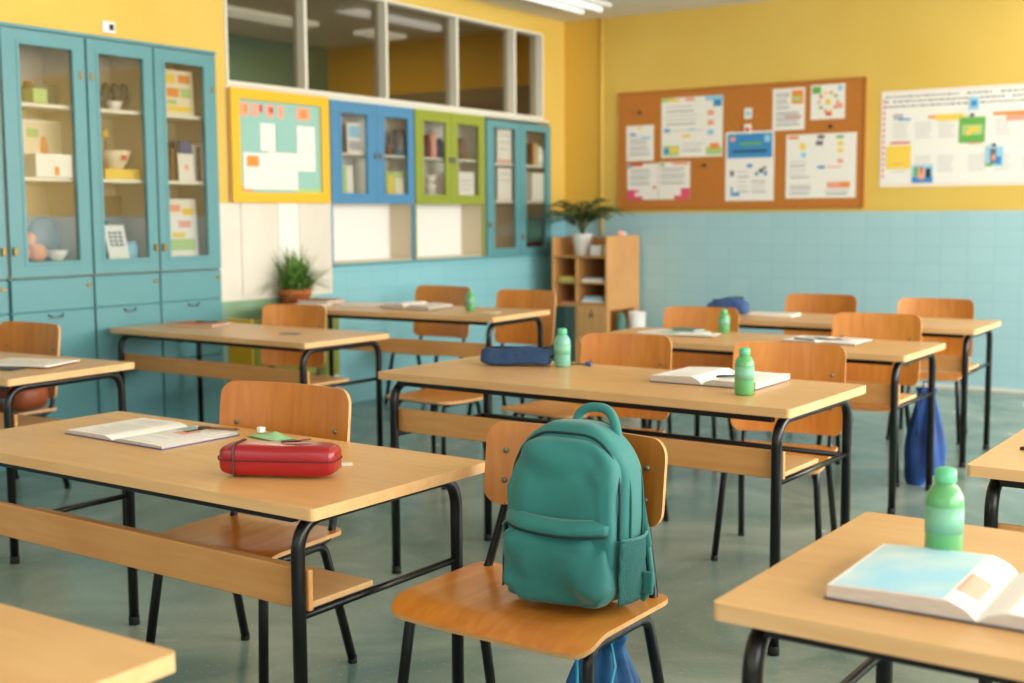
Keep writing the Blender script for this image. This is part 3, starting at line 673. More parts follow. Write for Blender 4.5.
# long wall chart at the right
X0, X1, Z0, Z1 = -3.095, -1.15, 1.59, 2.345
mk = []
for k in range(60):
    mk.append((.012+k*.0165, .018+k*.0165, .975, .985, 'p_salmon')); mk.append((.012+k*.0165, .018+k*.0165, .015, .03, 'p_salmon'))
for k in range(14): mk.append((.008, .016, .1+k*.06, .13+k*.06, 'p_pink'))
mk += [(.05, .09, .7, .76, 'ink_light'), (.07, .12, .69, .71, 'p_blue'), (.19, .25, .7, .72, 'p_orange'), (.04, .12, .45, .47, 'p_red'), (.19, .25, .72, .73, 'p_salmon'),
       (.22, .33, .67, .735, 'p_yellow'), (.44, .6, .70, .735, 'p_orange'), (.49, .62, .64, .7, 'p_salmon'), (.35, .4, .42, .45, 'p_salmon'), (.68, .8, .5, .7, 'p_lgreen'), (.84, .95, .2, .4, 'p_lblue')]
w, h = X1-X0, Z1-Z0
b = MB(); b.box(0, w, -.0015, 0, 0, h, 0)
for k, (a, c, d, e, m) in enumerate(mk): b.box(a*w, c*w, -.0022-.00001*k, -.0015, d*h, e*h, PI_[m])
for row in range(3):
    x = .03
    while x < .97*w:
        l = .012+.03*random.random(); 
        if x+l < w and random.random() < .85: b.box(x, x+l, -.0021, -.0016, h*(.93-row*.05), h*(.93-row*.05)+.012, 2)
        x += l+.01
for cx in (.04, .13, .22, .34, .44, .54, .64):
    for k in range(9):
        for z in (.5, .15):
            b.box((cx+.01)*w, (cx+.06+.02*random.random())*w, -.0021, -.0016, h*(z+k*.02), h*(z+k*.02)+.004, 1)
tag(b.build('wall_chart', PM, None, (X0, YB-.002, Z0)), 'long white wall chart with small text and pictures, right of the cork board', 'poster')
def chart_card(x0, x1, z0, z1, base, marks, label, name='picture_card'):
    b = MB(); w, h = x1-x0, z1-z0; b.box(0, w, -.0015, 0, 0, h, PI_[base])
    for k, (a, c, d, e, m) in enumerate(marks): b.box(a*w, c*w, -.0022-.0002*k, -.0015, d*h, e*h, PI_[m])
    tag(b.build(name, PM, None, (x0, YB-.0055, z0)), label, 'card', 'cards pinned to the long wall chart')
chart_card(-2.485, -2.294, 1.918, 2.114, 'p_green', [(.1, .9, .3, .7, 'p_lgreen'), (.35, .75, .42, .62, 'p_yellow'), (.28, .45, .3, .45, 'p_yellow')], 'green card with a yellow shape on the long wall chart')
chart_card(-2.417, -2.346, 2.167, 2.267, 'p_lblue', [(.2, .8, .3, .7, 'p_blue')], 'small blue tag at the top of the long wall chart', 'note_tag')
chart_card(-3.045, -2.852, 1.732, 1.915, 'p_yellow', [(.3, .7, .2, .24, 'p_orange')], 'plain yellow note at the left of the long wall chart', 'sticky_note')
chart_card(-2.839, -2.677, 1.619, 1.757, 'p_lblue', [(0, 1, 0, .35, 'p_blue'), (.3, .6, .2, .8, 'p_salmon'), (.1, .3, .4, .9, 'p_green'), (.65, .9, .3, .8, 'ink_dark'), (.4, .5, .6, .95, 'p_red')], 'busy blue and red picture low on the long wall chart')
chart_card(-2.283, -2.157, 1.734, 1.882, 'p_lblue', [(.25, .6, .15, .9, 'ink'), (.6, .9, .1, .5, 'p_blue'), (0, .4, 0, .15, 'p_green'), (.35, .55, .3, .6, 'p_salmon')], 'grey blue picture under the green card on the wall chart')
for x, z, l in ((-2.389, 2.128, 'dark pin above the green card'), (-2.22, 1.895, 'dark pin above the grey blue picture')):
    put('push_pin', MB().superell((0, 0, 0), (.015, .008, .013), 1, 1, 12, 8), 'ink_dark', x, YB-.0155, z, l+' on the wall chart', 'pin')

# ------------------------------------------------------------------ desks
def fillet_path(pts, r, n=6):
    out = [Vector(pts[0])]
    for k in range(1, len(pts)-1):
        p = Vector(pts[k]); a = (Vector(pts[k-1])-p).normalized(); c = (Vector(pts[k+1])-p).normalized()
        ang = a.angle(c); d = r/math.tan(ang/2)
        p0, p1 = p+a*d, p+c*d
        for i in range(n+1):
            t = i/n; out.append(p0*(1-t)**2+p*2*t*(1-t)+p1*t*t)
    out.append(Vector(pts[-1])); return out

def desk(x, y, a, W_, D, h, label, dz=(.15, .25), inset=.055, stretch=False, sd=.34):
    t = thing('school_desk', label, 'desk', (x, y, 0), a, 'two seat school desks')
    th = .028; r = .0168
    poly = []
    rr = .012
    for cx, cy, a0 in ((W_-rr, rr, -PI/2), (W_-rr, D-rr, 0), (rr, D-rr, PI/2), (rr, rr, PI)):
        for k in range(4): an = a0+k*PI/6; poly.append((cx+rr*math.cos(an), cy+rr*math.sin(an)))
    b = MB(); n = len(poly)
    vs = [(p[0], p[1], z) for z in (h-th, h) for p in poly]
    b.add(vs, [tuple(range(n, 2*n)), tuple(range(n-1, -1, -1))], 0)
    b.add(vs, [(i, (i+1) % n, n+(i+1) % n, n+i) for i in range(n)], 1)
    b.build('tabletop', ['desk_wood', 'desk_edge'], t, bevel=.0025)
    zt = h-th-r-.001; yf, yr = .035, D-.035; zp, zs = h-dz[0], h-dz[1]
    for xx in (inset, W_-inset):
        pts = fillet_path([(xx, yf, .012), (xx, yf, zt), (xx, yr, zt), (xx, yr, .012)], .085, 8)
        f = MB().tube(pts, r, 14).build('leg_frame', 'black_metal', t)
        MB().tube([(xx, yf+r*.5, zs), (xx, yr-r*.5, zs)], .0095, 10).build('crossbar', 'black_metal', f)
        for yy in (yf, yr): MB().tube([(xx, yy, 0.0005), (xx, yy, .03)], .0185, 12).build('foot_cap', 'rubber', f)
    for yy, nm in ((yf+.012, 'front_rail'), (yr-.035, 'rear_rail')):
        MB().box(inset+r, W_-inset-r, yy-.012, yy+.012, h-th-.024, h-th-.0005).build(nm, 'black_metal', t, bevel=.003)
    # wooden modesty panel and book shelf
    MB().box(inset-.016, W_-inset+.016, yf+r+.001, yf+r+.017, zs+.0105, zp).build('modesty_panel', 'panel_wood', t, bevel=.004)
    MB().box(inset+.0, W_-inset-.0, yf+r+.0175, yf+sd, zs+.0105, zs+.026).build('book_shelf', 'desk_edge', t, bevel=.003)
    if stretch: MB().tube([(inset, yr-.03, zs-.0), (W_-inset, yr-.03, zs-.0)], .010, 10).build('stretcher', 'black_metal', t)
    return t
HH = dict(A=.7238, B=.789, C=.7402, D=.80, E=.7413, F=.7583, G=.777, H=.76, I=.7533, J=.76)
desk(-3.462, 2.077, -.030, 1.569, .669, HH['A'], 'wooden school desk with the red pencil case on it', (.165, .275), .085, False, .26)
desk(-3.041, 3.633, -.040, 1.680, .662, HH['B'], 'wooden school desk with the navy pencil case, behind the green backpack', (.143, .243), .055, True)
desk(-5.960, 4.705, -.045, 1.615, .646, HH['C'], 'wooden school desk with an orange brown notebook, in front of the teal cabinets', (.15, .25))
desk(-5.800, 5.778, .032, 1.790, .659, HH['D'], 'wooden school desk furthest left at the back, by the blue tiles', (.16, .26))
desk(-3.320, 5.617, -.013, 1.722, .670, HH['E'], 'wooden school desk with a blue bag hanging below its right end', (.14, .25))
desk(-3.266, 6.829, .020, 1.675, .675, HH['F'], 'wooden school desk furthest back, nearest the tiled back wall', (.15, .25))
desk(-.788, 1.742, -.023, 1.675, .718, HH['G'], 'wooden school desk in the right foreground with a large open book', (.16, .27))
desk(-.739, 3.135, -.018, 1.675, .672, HH['H'], 'wooden school desk cut by the right edge behind the open book')
desk(-5.995+.01, 2.824, .054, 1.675, .652, HH['I'], 'wooden school desk cut by the left edge, in front of the brown bag', (.15, .25))
desk(-3.028, .487, .007, 1.675, .672, HH['J'], 'bare wooden desk corner at the bottom left of the photo')

# ------------------------------------------------------------------ chairs
def rounded_half(v, L, r):
    """half width fraction reduction for rounded corners at v in 0..1 along length L"""
    d = min(v, 1-v)*L
    return 0 if d >= r else r-math.sqrt(max(0, r*r-(r-d)**2))
def dense(v):  # denser samples near the ends
    return .5-.5*math.cos(PI*v)
def chair_proto(back_h=.375, seat_w=.44, back_w=.48, back_y=.25, ztop=.845, label='x', sz=.425):
    t = thing('school_chair', label, 'chair', (0, 0, 0), 0, 'wooden school chairs with black tube frames')
    # seat
    Ls = .40
    def sf(u, v):
        vv = dense(v); hw = seat_w/2-rounded_half(vv, Ls, .042); x = (2*u-1)*hw; y = -.20+vv*Ls
        z = sz-.008-.010*(1-(2*u-1)**2)*math.sin(PI*min(1, vv*1.1))
        if vv < .22: z -= .034*((.22-vv)/.22)**2
        return (x, y, z+.004*abs(2*u-1)**3)
    def sn(u, v):
        e = 1e-3; p = Vector(sf(u, v)); 
        a = Vector(sf(min(1, u+e), .5*(v+.5) if False else v))-Vector(sf(max(0, u-e), v)); c = Vector(sf(u, min(1, v+e)))-Vector(sf(u, max(0, v-e)))
        n = a.cross(c); return n if n.length > 1e-9 else Vector((0, 0, 1))
    MB().sheet(sf, lambda u, v: (0, -.0 if dense(v) > .2 else -.3, 1), 14, 20, .012, 0, 1).build('seat', ['seat_wood', 'ply_edge'], t)
    # backrest, curved in plan, slightly reclined
    def bf(u, v):
        vv = dense(v); hw = back_w/2-rounded_half(vv, back_h, .045); x = (2*u-1)*hw; z = ztop-back_h+vv*back_h
        y = back_y-.045*(2*x/back_w)**2-(1-vv)*back_h*.12
        return (x, y, z)
    bk = MB().sheet(bf, lambda u, v: (0, -1, .1), 18, 16, .012, 0, 1).build('backrest', ['chair_wood', 'ply_edge'], t)
    # frame
    for s in (-1, 1):
        x = s*(seat_w/2-.035)
        pts = fillet_path([(x+s*.03, -.19, .012), (x, -.14, sz-.035), (x, .13, sz-.035), (x+s*.02, .235, .012)], .05, 6)
        lf = MB().tube(pts, .0138, 12).build('leg_frame', 'black_metal', t)
        for p in ((x+s*.03, -.19), (x+s*.02, .235)): MB().tube([(p[0], p[1], .0005), (p[0], p[1], .022)], .0145, 10).build('foot_cap', 'rubber', lf)
        xb = s*(back_w/2-.055); ytop = back_y-.045*(2*xb/back_w)**2+.0175
        pts = fillet_path([(x, -.12, sz-.0235), (x, .17, sz-.0235), (xb*1.0, ytop-back_h*.12-.012, ztop-back_h-.0), (xb, ytop-.012, ztop-.06)], .05, 6)
        MB().tube(pts, .0115, 12).build('back_post', 'black_metal', t)
        for z in (.42, .68): 
            zz = ztop-back_h+back_h*(.3 if z < .5 else .66); f = (zz-(ztop-back_h))/back_h
            yy = back_y-.045*(2*xb/back_w)**2-(1-f)*back_h*.12
            MB().tube([(xb, yy-.0065, zz), (xb, yy-.0115, zz)], .007, 10).build('bolt', 'bolt_metal', bk)
    xx = seat_w/2-.035
    for y in (-.10, .11): MB().tube([(-xx, y, sz-.042), (xx, y, sz-.042)], .008, 8).build('cross_tube', 'black_metal', t)
    return t
proto = chair_proto()
used = [False]
def chair(pa, pb, label, z_sc=1.0, kind=None, dy=0):
    """pa,pb: ends of the top edge of the backrest (x,y)"""
    mx, my = (pa[0]+pb[0])/2, (pa[1]+pb[1])/2; w = math.hypot(pb[0]-pa[0], pb[1]-pa[1]); a = math.atan2(pb[1]-pa[1], pb[0]-pa[0])
    if kind: o = kind
    elif not used[0]: o = proto; used[0] = True
    else: o = copy_tree(proto)
    o.location = (mx+.22*math.sin(a), my-.22*math.cos(a)+dy, 0); o.rotation_euler = (0, 0, a); o.scale = (w/.48, 1, z_sc)
    o['label'] = label
    return o
chair((-2.96, 2.785), (-2.45, 2.82), 'wooden chair behind the desk with the red pencil case', 1.018)
chair((-5.84, 3.93), (-5.335, 3.93), 'wooden chair with the brown bag on its seat, by the left edge')
chair((-5.50, 5.51), (-5.08, 5.62), 'wooden chair directly in front of the terracotta plant pot')
chair((-5.81, 7.44), (-5.28, 7.42), 'wooden chair behind the back left desk, nearer the potted grass plant', 1.018)
chair((-4.97, 7.30), (-4.48, 7.30), 'wooden chair behind the back left desk, nearer the bookcase', 1.018)
chair((-2.854, 4.874), (-2.438, 4.954), 'wooden chair behind the navy pencil case desk, nearer the teal bottle')
chair((-2.115, 4.889), (-1.657, 4.97), 'wooden chair behind the green bottle and open book')
chair((-3.28, 6.556), (-2.837, 6.624), 'wooden chair behind the small green bottle, darker backrest, in front of blue denim bag')
chair((-2.278, 6.602), (-1.808, 6.635), 'wooden chair above the hanging royal blue bag')
chair((-3.099, 8.028), (-2.618, 8.05), 'wooden chair at the furthest desk, right of the denim bag')
chair((-2.318, 7.93), (-1.863, 7.99), 'wooden chair at the furthest desk, rightmost against the back wall tiles')
pc = chair_proto(.215, .575, .53, .25, .84, sz=.46)
chair((-1.838, 2.679), (-1.327, 2.668), 'wooden chair in the foreground carrying the green backpack', 1, pc)
pc.scale = (1, 1, 1)

def stool(x, y, a, label):
    t = thing('wooden_stool', label, 'stool', (x, y, 0), a, 'low wooden stools')
    def sf(u, v):
        vv = dense(v); hw = .22-rounded_half(vv, .38, .06); return ((2*u-1)*hw, -.19+vv*.38, .452-.008*math.sin(PI*vv))
    MB().sheet(sf, lambda u, v: (0, 0, 1), 12, 16, .014, 0, 1).build('seat', ['seat_wood', 'ply_edge'], t)
    for s in (-1, 1):
        pts = fillet_path([(s*.20, -.18, .012), (s*.16, -.13, .43), (s*.16, .13, .43), (s*.20, .18, .012)], .05, 6)
        MB().tube(pts, .012, 12).build('leg_frame', 'black_metal', t)
    for yy in (-.08, .08): MB().tube([(-.16, yy, .425), (.16, yy, .425)], .008, 8).build('cross_tube', 'black_metal', t)
stool(-3.11, 5.06, -.15, 'low wooden stool left of the chair behind the navy pencil case')
stool(-3.86, 5.10, -.1, 'low wooden stool in the gap between the left and middle desks')

# ------------------------------------------------------------------ things on the desks
def bottle(x, y, z, label, body='bottle_green', cap='cap_green', H=.15, R=.032):
    t = thing('water_bottle', label, 'bottle', (x, y, z+.0005), 0, 'small plastic bottles')
    s = R/.032
    MB().lathe([(R*.86, 0), (R, .006), (R, H*.30)]+[(R, H*.62), (R*.97, H*.70), (R*.75, H*.79), (R*.5, H*.835), (R*.5, H*.85)], 24).build('body', body, t)
    MB().lathe([(R*1.012, H*.32), (R*1.012, H*.60)], 24).build('label_band', 'bottle_label', t)
    MB().lathe([(R*.55, H*.852), (R*.58, H*.86), (R*.56, H*.98), (R*.4, H), (.0005, H)], 20).build('cap', cap, t)
    return t
bottle(-2.515, 4.135, HH['B'], 'mint bottle beside the navy pencil case', 'bottle_teal', 'cap_green')
bottle(-1.605, 3.79, HH['B'], 'green bottle in front of the open book on the middle desk', H=.155)
bottle(-4.43, 6.20, HH['D'], 'small green bottle on the back left desk', H=.125, R=.03)
bottle(-2.76, 6.23, HH['E'], 'small green bottle on the desk before the denim bag', H=.125, R=.03)
bottle(-.545, 2.17, HH['G'], 'large green bottle in the right foreground beside the blue page book', H=.165, R=.032)

def open_book(x, y, z, w, d, a, label, hL=.018, hR=.014, left='page', right='page', cover='cover_dark', patches=(), name='open_book', curl=0., rows=True):
    """w = full open width (local x), d = page height (local y)"""
    t = thing(name, label, 'book', (x, y, z+.0005), a, None)
    MB().box(-w/2-.004, w/2+.004, -d/2-.004, d/2+.004, 0, .0025).build('cover', cover, t, bevel=.001)
    for s, hh, m in ((-1, hL, left), (1, hR, right)):
        hw = w/2
        def top(u):
            # u 0 spine .. 1 edge
            return .003+hh*(min(1, (u/.18))**.6)*(1-.25*u**2)-.0*u+curl*(u**3 if s > 0 else 0)
        nu = 16; b = MB()
        vs = []
        for k in range(nu+1):
            u = k/nu; X = s*u*hw; T = top(u)
            vs += [(X, -d/2, .0026+curl*.0), (X, d/2, .0026), (X, d/2, T), (X, -d/2, T)]
        for k in range(nu):
            q = 4*k; p = q+4
            b.add([vs[q+3], vs[p+3], vs[p+2], vs[q+2]], [(0, 1, 2, 3)], 0, True)
            b.add([vs[q], vs[p], vs[p+3], vs[q+3]], [(0, 1, 2, 3)], 1); b.add([vs[q+1], vs[q+2], vs[p+2], vs[p+1]], [(0, 1, 2, 3)], 1)
        q = 4*nu; b.add([vs[q], vs[q+1], vs[q+2], vs[q+3]], [(0, 1, 2, 3)], 1)
        mats = [m, 'page_edge', 'ink_light', 'p_salmon', 'p_lblue', 'p_teal', 'ink_dark', 'p_sky', 'p_brown']
        def strip(u0, u1, y0, y1, mm):
            n = 6
            for k in range(n):
                ua, ub = u0+(u1-u0)*k/n, u0+(u1-u0)*(k+1)/n
                b.add([(s*ua*hw, y0, top(ua)+.0006), (s*ub*hw, y0, top(ub)+.0006), (s*ub*hw, y1, top(ub)+.0006), (s*ua*hw, y1, top(ua)+.0006)], [(0, 1, 2, 3)], mm, True)
        if rows:
            n = int(d/.02)
            for k in range(1, n-1):
                if random.random() < .8: strip(.15, .85-.2*random.random(), -d/2+k*.02, -d/2+k*.02+.0025, 2)
        for (ss, u0, u1, y0, y1, mm) in patches:
            if ss == s: strip(u0, u1, y0*d/2, y1*d/2, mm)
        b.build('pages', mats, t)
    return t
zA, zB, zC, zD, zE, zF, zG, zI = (HH[k] for k in 'ABCDEFGI')
open_book(-2.975, 2.49, zA, .46, .28, -.05, 'open white workbook with blue cover on the red pencil case desk', .012, .009, cover='cover_blue', patches=[(1, .15, .5, .4, .9, 5), (1, .35, .6, .1, .6, 3), (1, .4, .5, .3, .8, 6)])
open_book(-1.81, 4.06, zB, .40, .30, -.02, 'thick open book behind the green bottle on the middle desk', .026, .02, curl=.006)
open_book(-.415, 2.0, zG, .455, .29, .0, 'large open book with a pale blue page in the right foreground', .026, .020, left='page', patches=[(-1, .22, .97, -.96, .96, 7), (-1, .05, .2, -.6, .1, 3)], rows=False)
open_book(-4.86, 6.22, zD, .36, .26, .03, 'thick white open book on the back left desk', .03, .024)
open_book(-2.12, 6.05, zE, .38, .26, -.03, 'open exercise book with pens on it above the hanging blue bag', .008, .007, patches=[(-1, .1, .7, -.3, .7, 2), (1, .2, .6, -.2, .5, 2)])

def paper_stack(x, y, z, w, d, a, label, n=3, mats=('paper',), h=.0015, marks=()):
    b = MB()
    for k in range(n):
        an = (random.random()-.5)*.12; c, s = math.cos(an), math.sin(an); z0 = k*h
        vs = []
        for zz in (z0, z0+h*.9):
            for (px, py) in ((-w/2, -d/2), (w/2, -d/2), (w/2, d/2), (-w/2, d/2)): vs.append((px*c-py*s, px*s+py*c, zz))
        b.add(vs, [(3, 2, 1, 0), (4, 5, 6, 7), (0, 1, 5, 4), (1, 2, 6, 5), (2, 3, 7, 6), (3, 0, 4, 7)], 0)
    zt = n*h
    rows = int(d/.025)
    for k in range(1, rows-1): b.box(-w/2+.03, w/2-.03-.04*random.random(), -d/2+k*.025, -d/2+k*.025+.003, zt, zt+.0004, 1)
    for (x0, x1, y0, y1, m) in marks: b.box(x0, x1, y0, y1, zt+.0005, zt+.001, m)
    return tag(b.build('worksheet', list(mats)+['ink_light', 'ink_dark', 'p_teal', 'p_lblue'], None, (x, y, z+.0005), (0, 0, a)), label, 'paper')
def notebook(x, y, z, w, d, h, a, label, cover='notebook_brown', name='notebook'):
    t = thing(name, label, 'notebook', (x, y, z+.0005), a)
    b = MB(); b.box(-w/2, w/2, -d/2, d/2, 0, .0025); b.box(-w/2, w/2, -d/2, d/2, h-.0025, h); b.box(-w/2, -w/2+.003, -d/2, d/2, .0026, h-.0026)
    b.build('cover', cover, t, bevel=.0008)
    MB().box(-w/2+.004, w/2-.005, -d/2+.004, d/2-.004, .0027, h-.0027).build('pages', 'page_edge', t)
    return t
def pen(x, y, z, a, label, m='ink_dark', L=.14, r=.0042):
    t = thing('pen', label, 'pen', (x, y, z+r+.0006), a)
    MB().tube([(-L/2, 0, 0), (L/2-.012, 0, 0)], r, 10).build('barrel', m, t)
    MB().tube([(L/2-.0119, 0, 0), (L/2, 0, 0)], [r*.9, .0008], 10).build('tip', 'grey_metal', t)
    MB().box(-L/2+.004, -L/2+.04, -.0012, .0012, r+.0002, r+.0018).build('clip', 'grey_metal', t)
    return t
# desk A extras
pen(-2.80, 2.60, zA+.014, .3, 'dark pen lying on the open workbook near the red case', 'p_brown')
def red_case():
    t = thing('pencil_case', 'shiny red zipped pencil case on the nearest left desk', 'pencil case', (-2.215, 2.262, zA+.004), .44)
    L, D_, H_ = .305, .10, .082
    MB().superell((0, 0, H_/2), (L/2, D_/2, H_/2), .38, .3, 44, 20, fn=lambda p: Vector((p.x, p.y*(1-.08*(abs(p.z)/(H_/2))**2), p.z-.003*math.exp(-(p.x/.06)**2)*(p.z > 0)))).build('body', 'red_case', t)
    # zip seam around the middle
    pts = []
    sg = lambda w, e: math.copysign(abs(w)**e, w)
    for k in range(49):
        u = 2*PI*k/48; pts.append(((L/2+.0005)*sg(math.cos(u), .3), (D_/2+.0005)*sg(math.sin(u), .3), H_*.52))
    MB().tube(pts, .0022, 6, cap=False).build('zip', 'red_dark', t)
    # band round one end
    def band(x0):
        q = []
        for k in range(33):
            u = 2*PI*k/32; q.append((x0, (D_/2+.001)*sg(math.cos(u), .38), H_/2+(H_/2+.001)*sg(math.sin(u), .38)))
        return q
    MB().tube(band(-.108), .0028, 6, cap=False).build('strap', 'zip_metal', t)
    MB().tube([(-L/2-.012, -.004, H_*.48), (-L/2+.002, -.004, H_*.5)], .006, 8).build('end_tab', 'zip_dark', t)
    b = MB(); b.prism([(0, -.004), (.055, -.012), (.075, .012), (.04, .0)], 0, .004); b.build('zip_pull', 'red_dark', t, (.0, .01, H_-.002), (0, -.08, 0))
red_case()
t = thing('eraser_packet', 'pale green plastic packet behind the red pencil case', 'packet', (-2.62, 2.64, zA+.0008), -.2)
b = MB(); b.grid(lambda u, v: ((u-.5)*.15, (v-.5)*.075, .004+.012*math.sin(PI*u)*math.sin(PI*v)*(1+.5*math.sin(9*u+4*v))), 14, 10); b.grid(lambda u, v: ((u-.5)*.15, (v-.5)*.075, .0), 1, 1, flip=True)
b.build('sleeve', 'sheet_green', t); MB().box(-.05, -.03, -.02, .0, .014, .03).build('cap', 'plastic_white', t, bevel=.003)
put('white_card', MB().box(-.022, .022, -.02, .02, 0, .0012), 'paper', -2.172, 2.455, zA+.0006, 'small white card by the right end of the red pencil case', 'card', rz=.7)
# desk B extras
t = thing('pencil_case', 'navy fabric pencil case on the middle desk', 'pencil case', (-2.695, 4.08, zB+.004), .42)
def wedge(p):
    k = (p.z+.033)/.066
    return Vector((p.x*(1-.05*k), p.y*(1-.35*k), p.z+.004*math.sin(p.x*30)))
MB().superell((0, 0, .034), (.143, .058, .033), .35, .3, 44, 18, fn=wedge).build('body', 'navy_case', t)
MB().tube([(-.12, 0, .066), (-.05, .002, .0675), (.05, .0, .067), (.12, 0, .065)], .004, 8).build('zip', 'navy_trim', t)
MB().tube([(.138, -.02, .03), (.152, -.01, .035), (.152, .01, .035), (.138, .02, .03)], .004, 6).build('end_tab', 'navy_trim', t)
b = MB(); b.box(-.13, .13, -.0015, .0015, 0, .008)
t = thing('key_ring', 'small dark cord with a blue clip beside the mint bottle', 'key ring', (-2.47, 4.20, zB+.004))
MB().tube([(-.05, -.02, 0), (-.02, .02, 0), (.03, .015, 0), (.05, -.01, 0)], .003, 6).build('cord', 'ink_dark', t); MB().superell((.03, .01, .004), (.014, .01, .008), .6, .6, 12, 8).build('clip', 'cover_blue', t)
pen(-1.73, 4.0, zB+.0265, .9, 'thin dark pen lying across the thick open book')
# desk C
notebook(-5.62, 5.10, zC, .30, .22, .016, .25, 'orange brown notebook with a pen, left front desk by the cabinets')
pen(-5.60, 5.13, zC+.016, .5, 'dark pen on the orange brown notebook')
put('white_card', MB().box(-.055, .055, -.03, .03, 0, .003), 'ink', -4.77, 4.97, zC+.0006, 'small grey card on the desk before the terracotta pot', 'card', rz=.3, bevel=.001)
# desk D
notebook(-5.66, 6.20, zD, .25, .2, .03, .1, 'brown notebook at the left end of the back left desk')
paper_stack(-5.62, 6.05, zD, .24, .18, -.2, 'white papers beside the brown notebook on the back left desk', 4)
paper_stack(-5.30, 6.24, zD, .30, .24, .3, 'loose white papers in the middle of the back left desk', 6, h=.002)
put('white_card', MB().box(-.05, .05, -.03, .03, 0, .003), 'paper_warm', -4.22, 6.12, zD+.0006, 'cream card near the right end of the back left desk', 'card', rz=.1)
# desk E
paper_stack(-2.98, 6.06, zE, .32, .24, -.1, 'white and grey papers at the left of the blue bag desk', 4, marks=[(-.05, .13, -.08, .06, 3)])
paper_stack(-2.80, 5.98, zE+.0065, .22, .14, .15, 'white papers on top of the grey ones by the small green bottle', 2)
notebook(-2.93, 6.15, zE+.0065, .16, .09, .014, -.3, 'dark green notebook lying on the papers before the small green bottle', 'next_teal')
pen(-2.10, 6.02, zE+.009, .2, 'dark pen on the open exercise book')
pen(-2.2, 5.95, zE+.009, -.4, 'second dark pen, further left on the exercise book')
# desk F
t = thing('denim_bag', 'blue denim pouch on the furthest desk', 'bag', (-3.12, 7.10, zF+.004), .1)
MB().superell((0, 0, .05), (.13, .06, .05), .6, .5, 36, 18, fn=lambda p: Vector((p.x, p.y, p.z+.012*math.sin(p.x*22+1)+.2*max(0, p.z)*p.x))).build('body', 'denim', t)
MB().tube([(-.1, 0, .088), (-.03, .0, .094), (.05, 0, .11), (.1, 0, .107)], .005, 8).build('zip', 'navy_trim', t)
paper_stack(-2.88, 7.25, zF, .28, .2, .1, 'white papers right of the denim pouch', 4, h=.003)
notebook(-2.15, 7.30, zF, .2, .14, .012, .1, 'grey notebook on the right end of the furthest desk', 'ink')
# desk G/H/I
pen(-.6, 3.42, HH['H'], .2, 'dark pen on the desk at the right edge of the photo')
notebook(-4.78, 3.17, zI, .42, .28, .006, .25, 'thin dark notebook under the white sheets on the left edge desk', 'cover_dark')
paper_stack(-4.68, 3.26, zI+.0065, .36, .24, .35, 'white sheets on the left edge desk', 4, h=.0015)
# bag on the chair by the left edge
t = thing('handbag', 'brown leather bag lying on the chair by the left edge', 'bag', (-5.42, 3.70, .428), .1)
MB().superell((0, 0, .085), (.16, .11, .085), .6, .6, 36, 18, fn=lambda p: Vector((p.x, p.y, p.z*(1-.25*abs(p.x)/.19)+.006*math.sin(p.x*40)))).build('body', 'leather', t)
MB().tube([(-.08, -.09, .1), (-.07, -.10, .16), (.05, -.10, .165), (.07, -.09, .1)], .007, 8).build('handle', 'ink_dark', t)
MB().box(-.04, .06, -.12, -.112, .06, .085).build('buckle', 'grey_metal', t, bevel=.003)

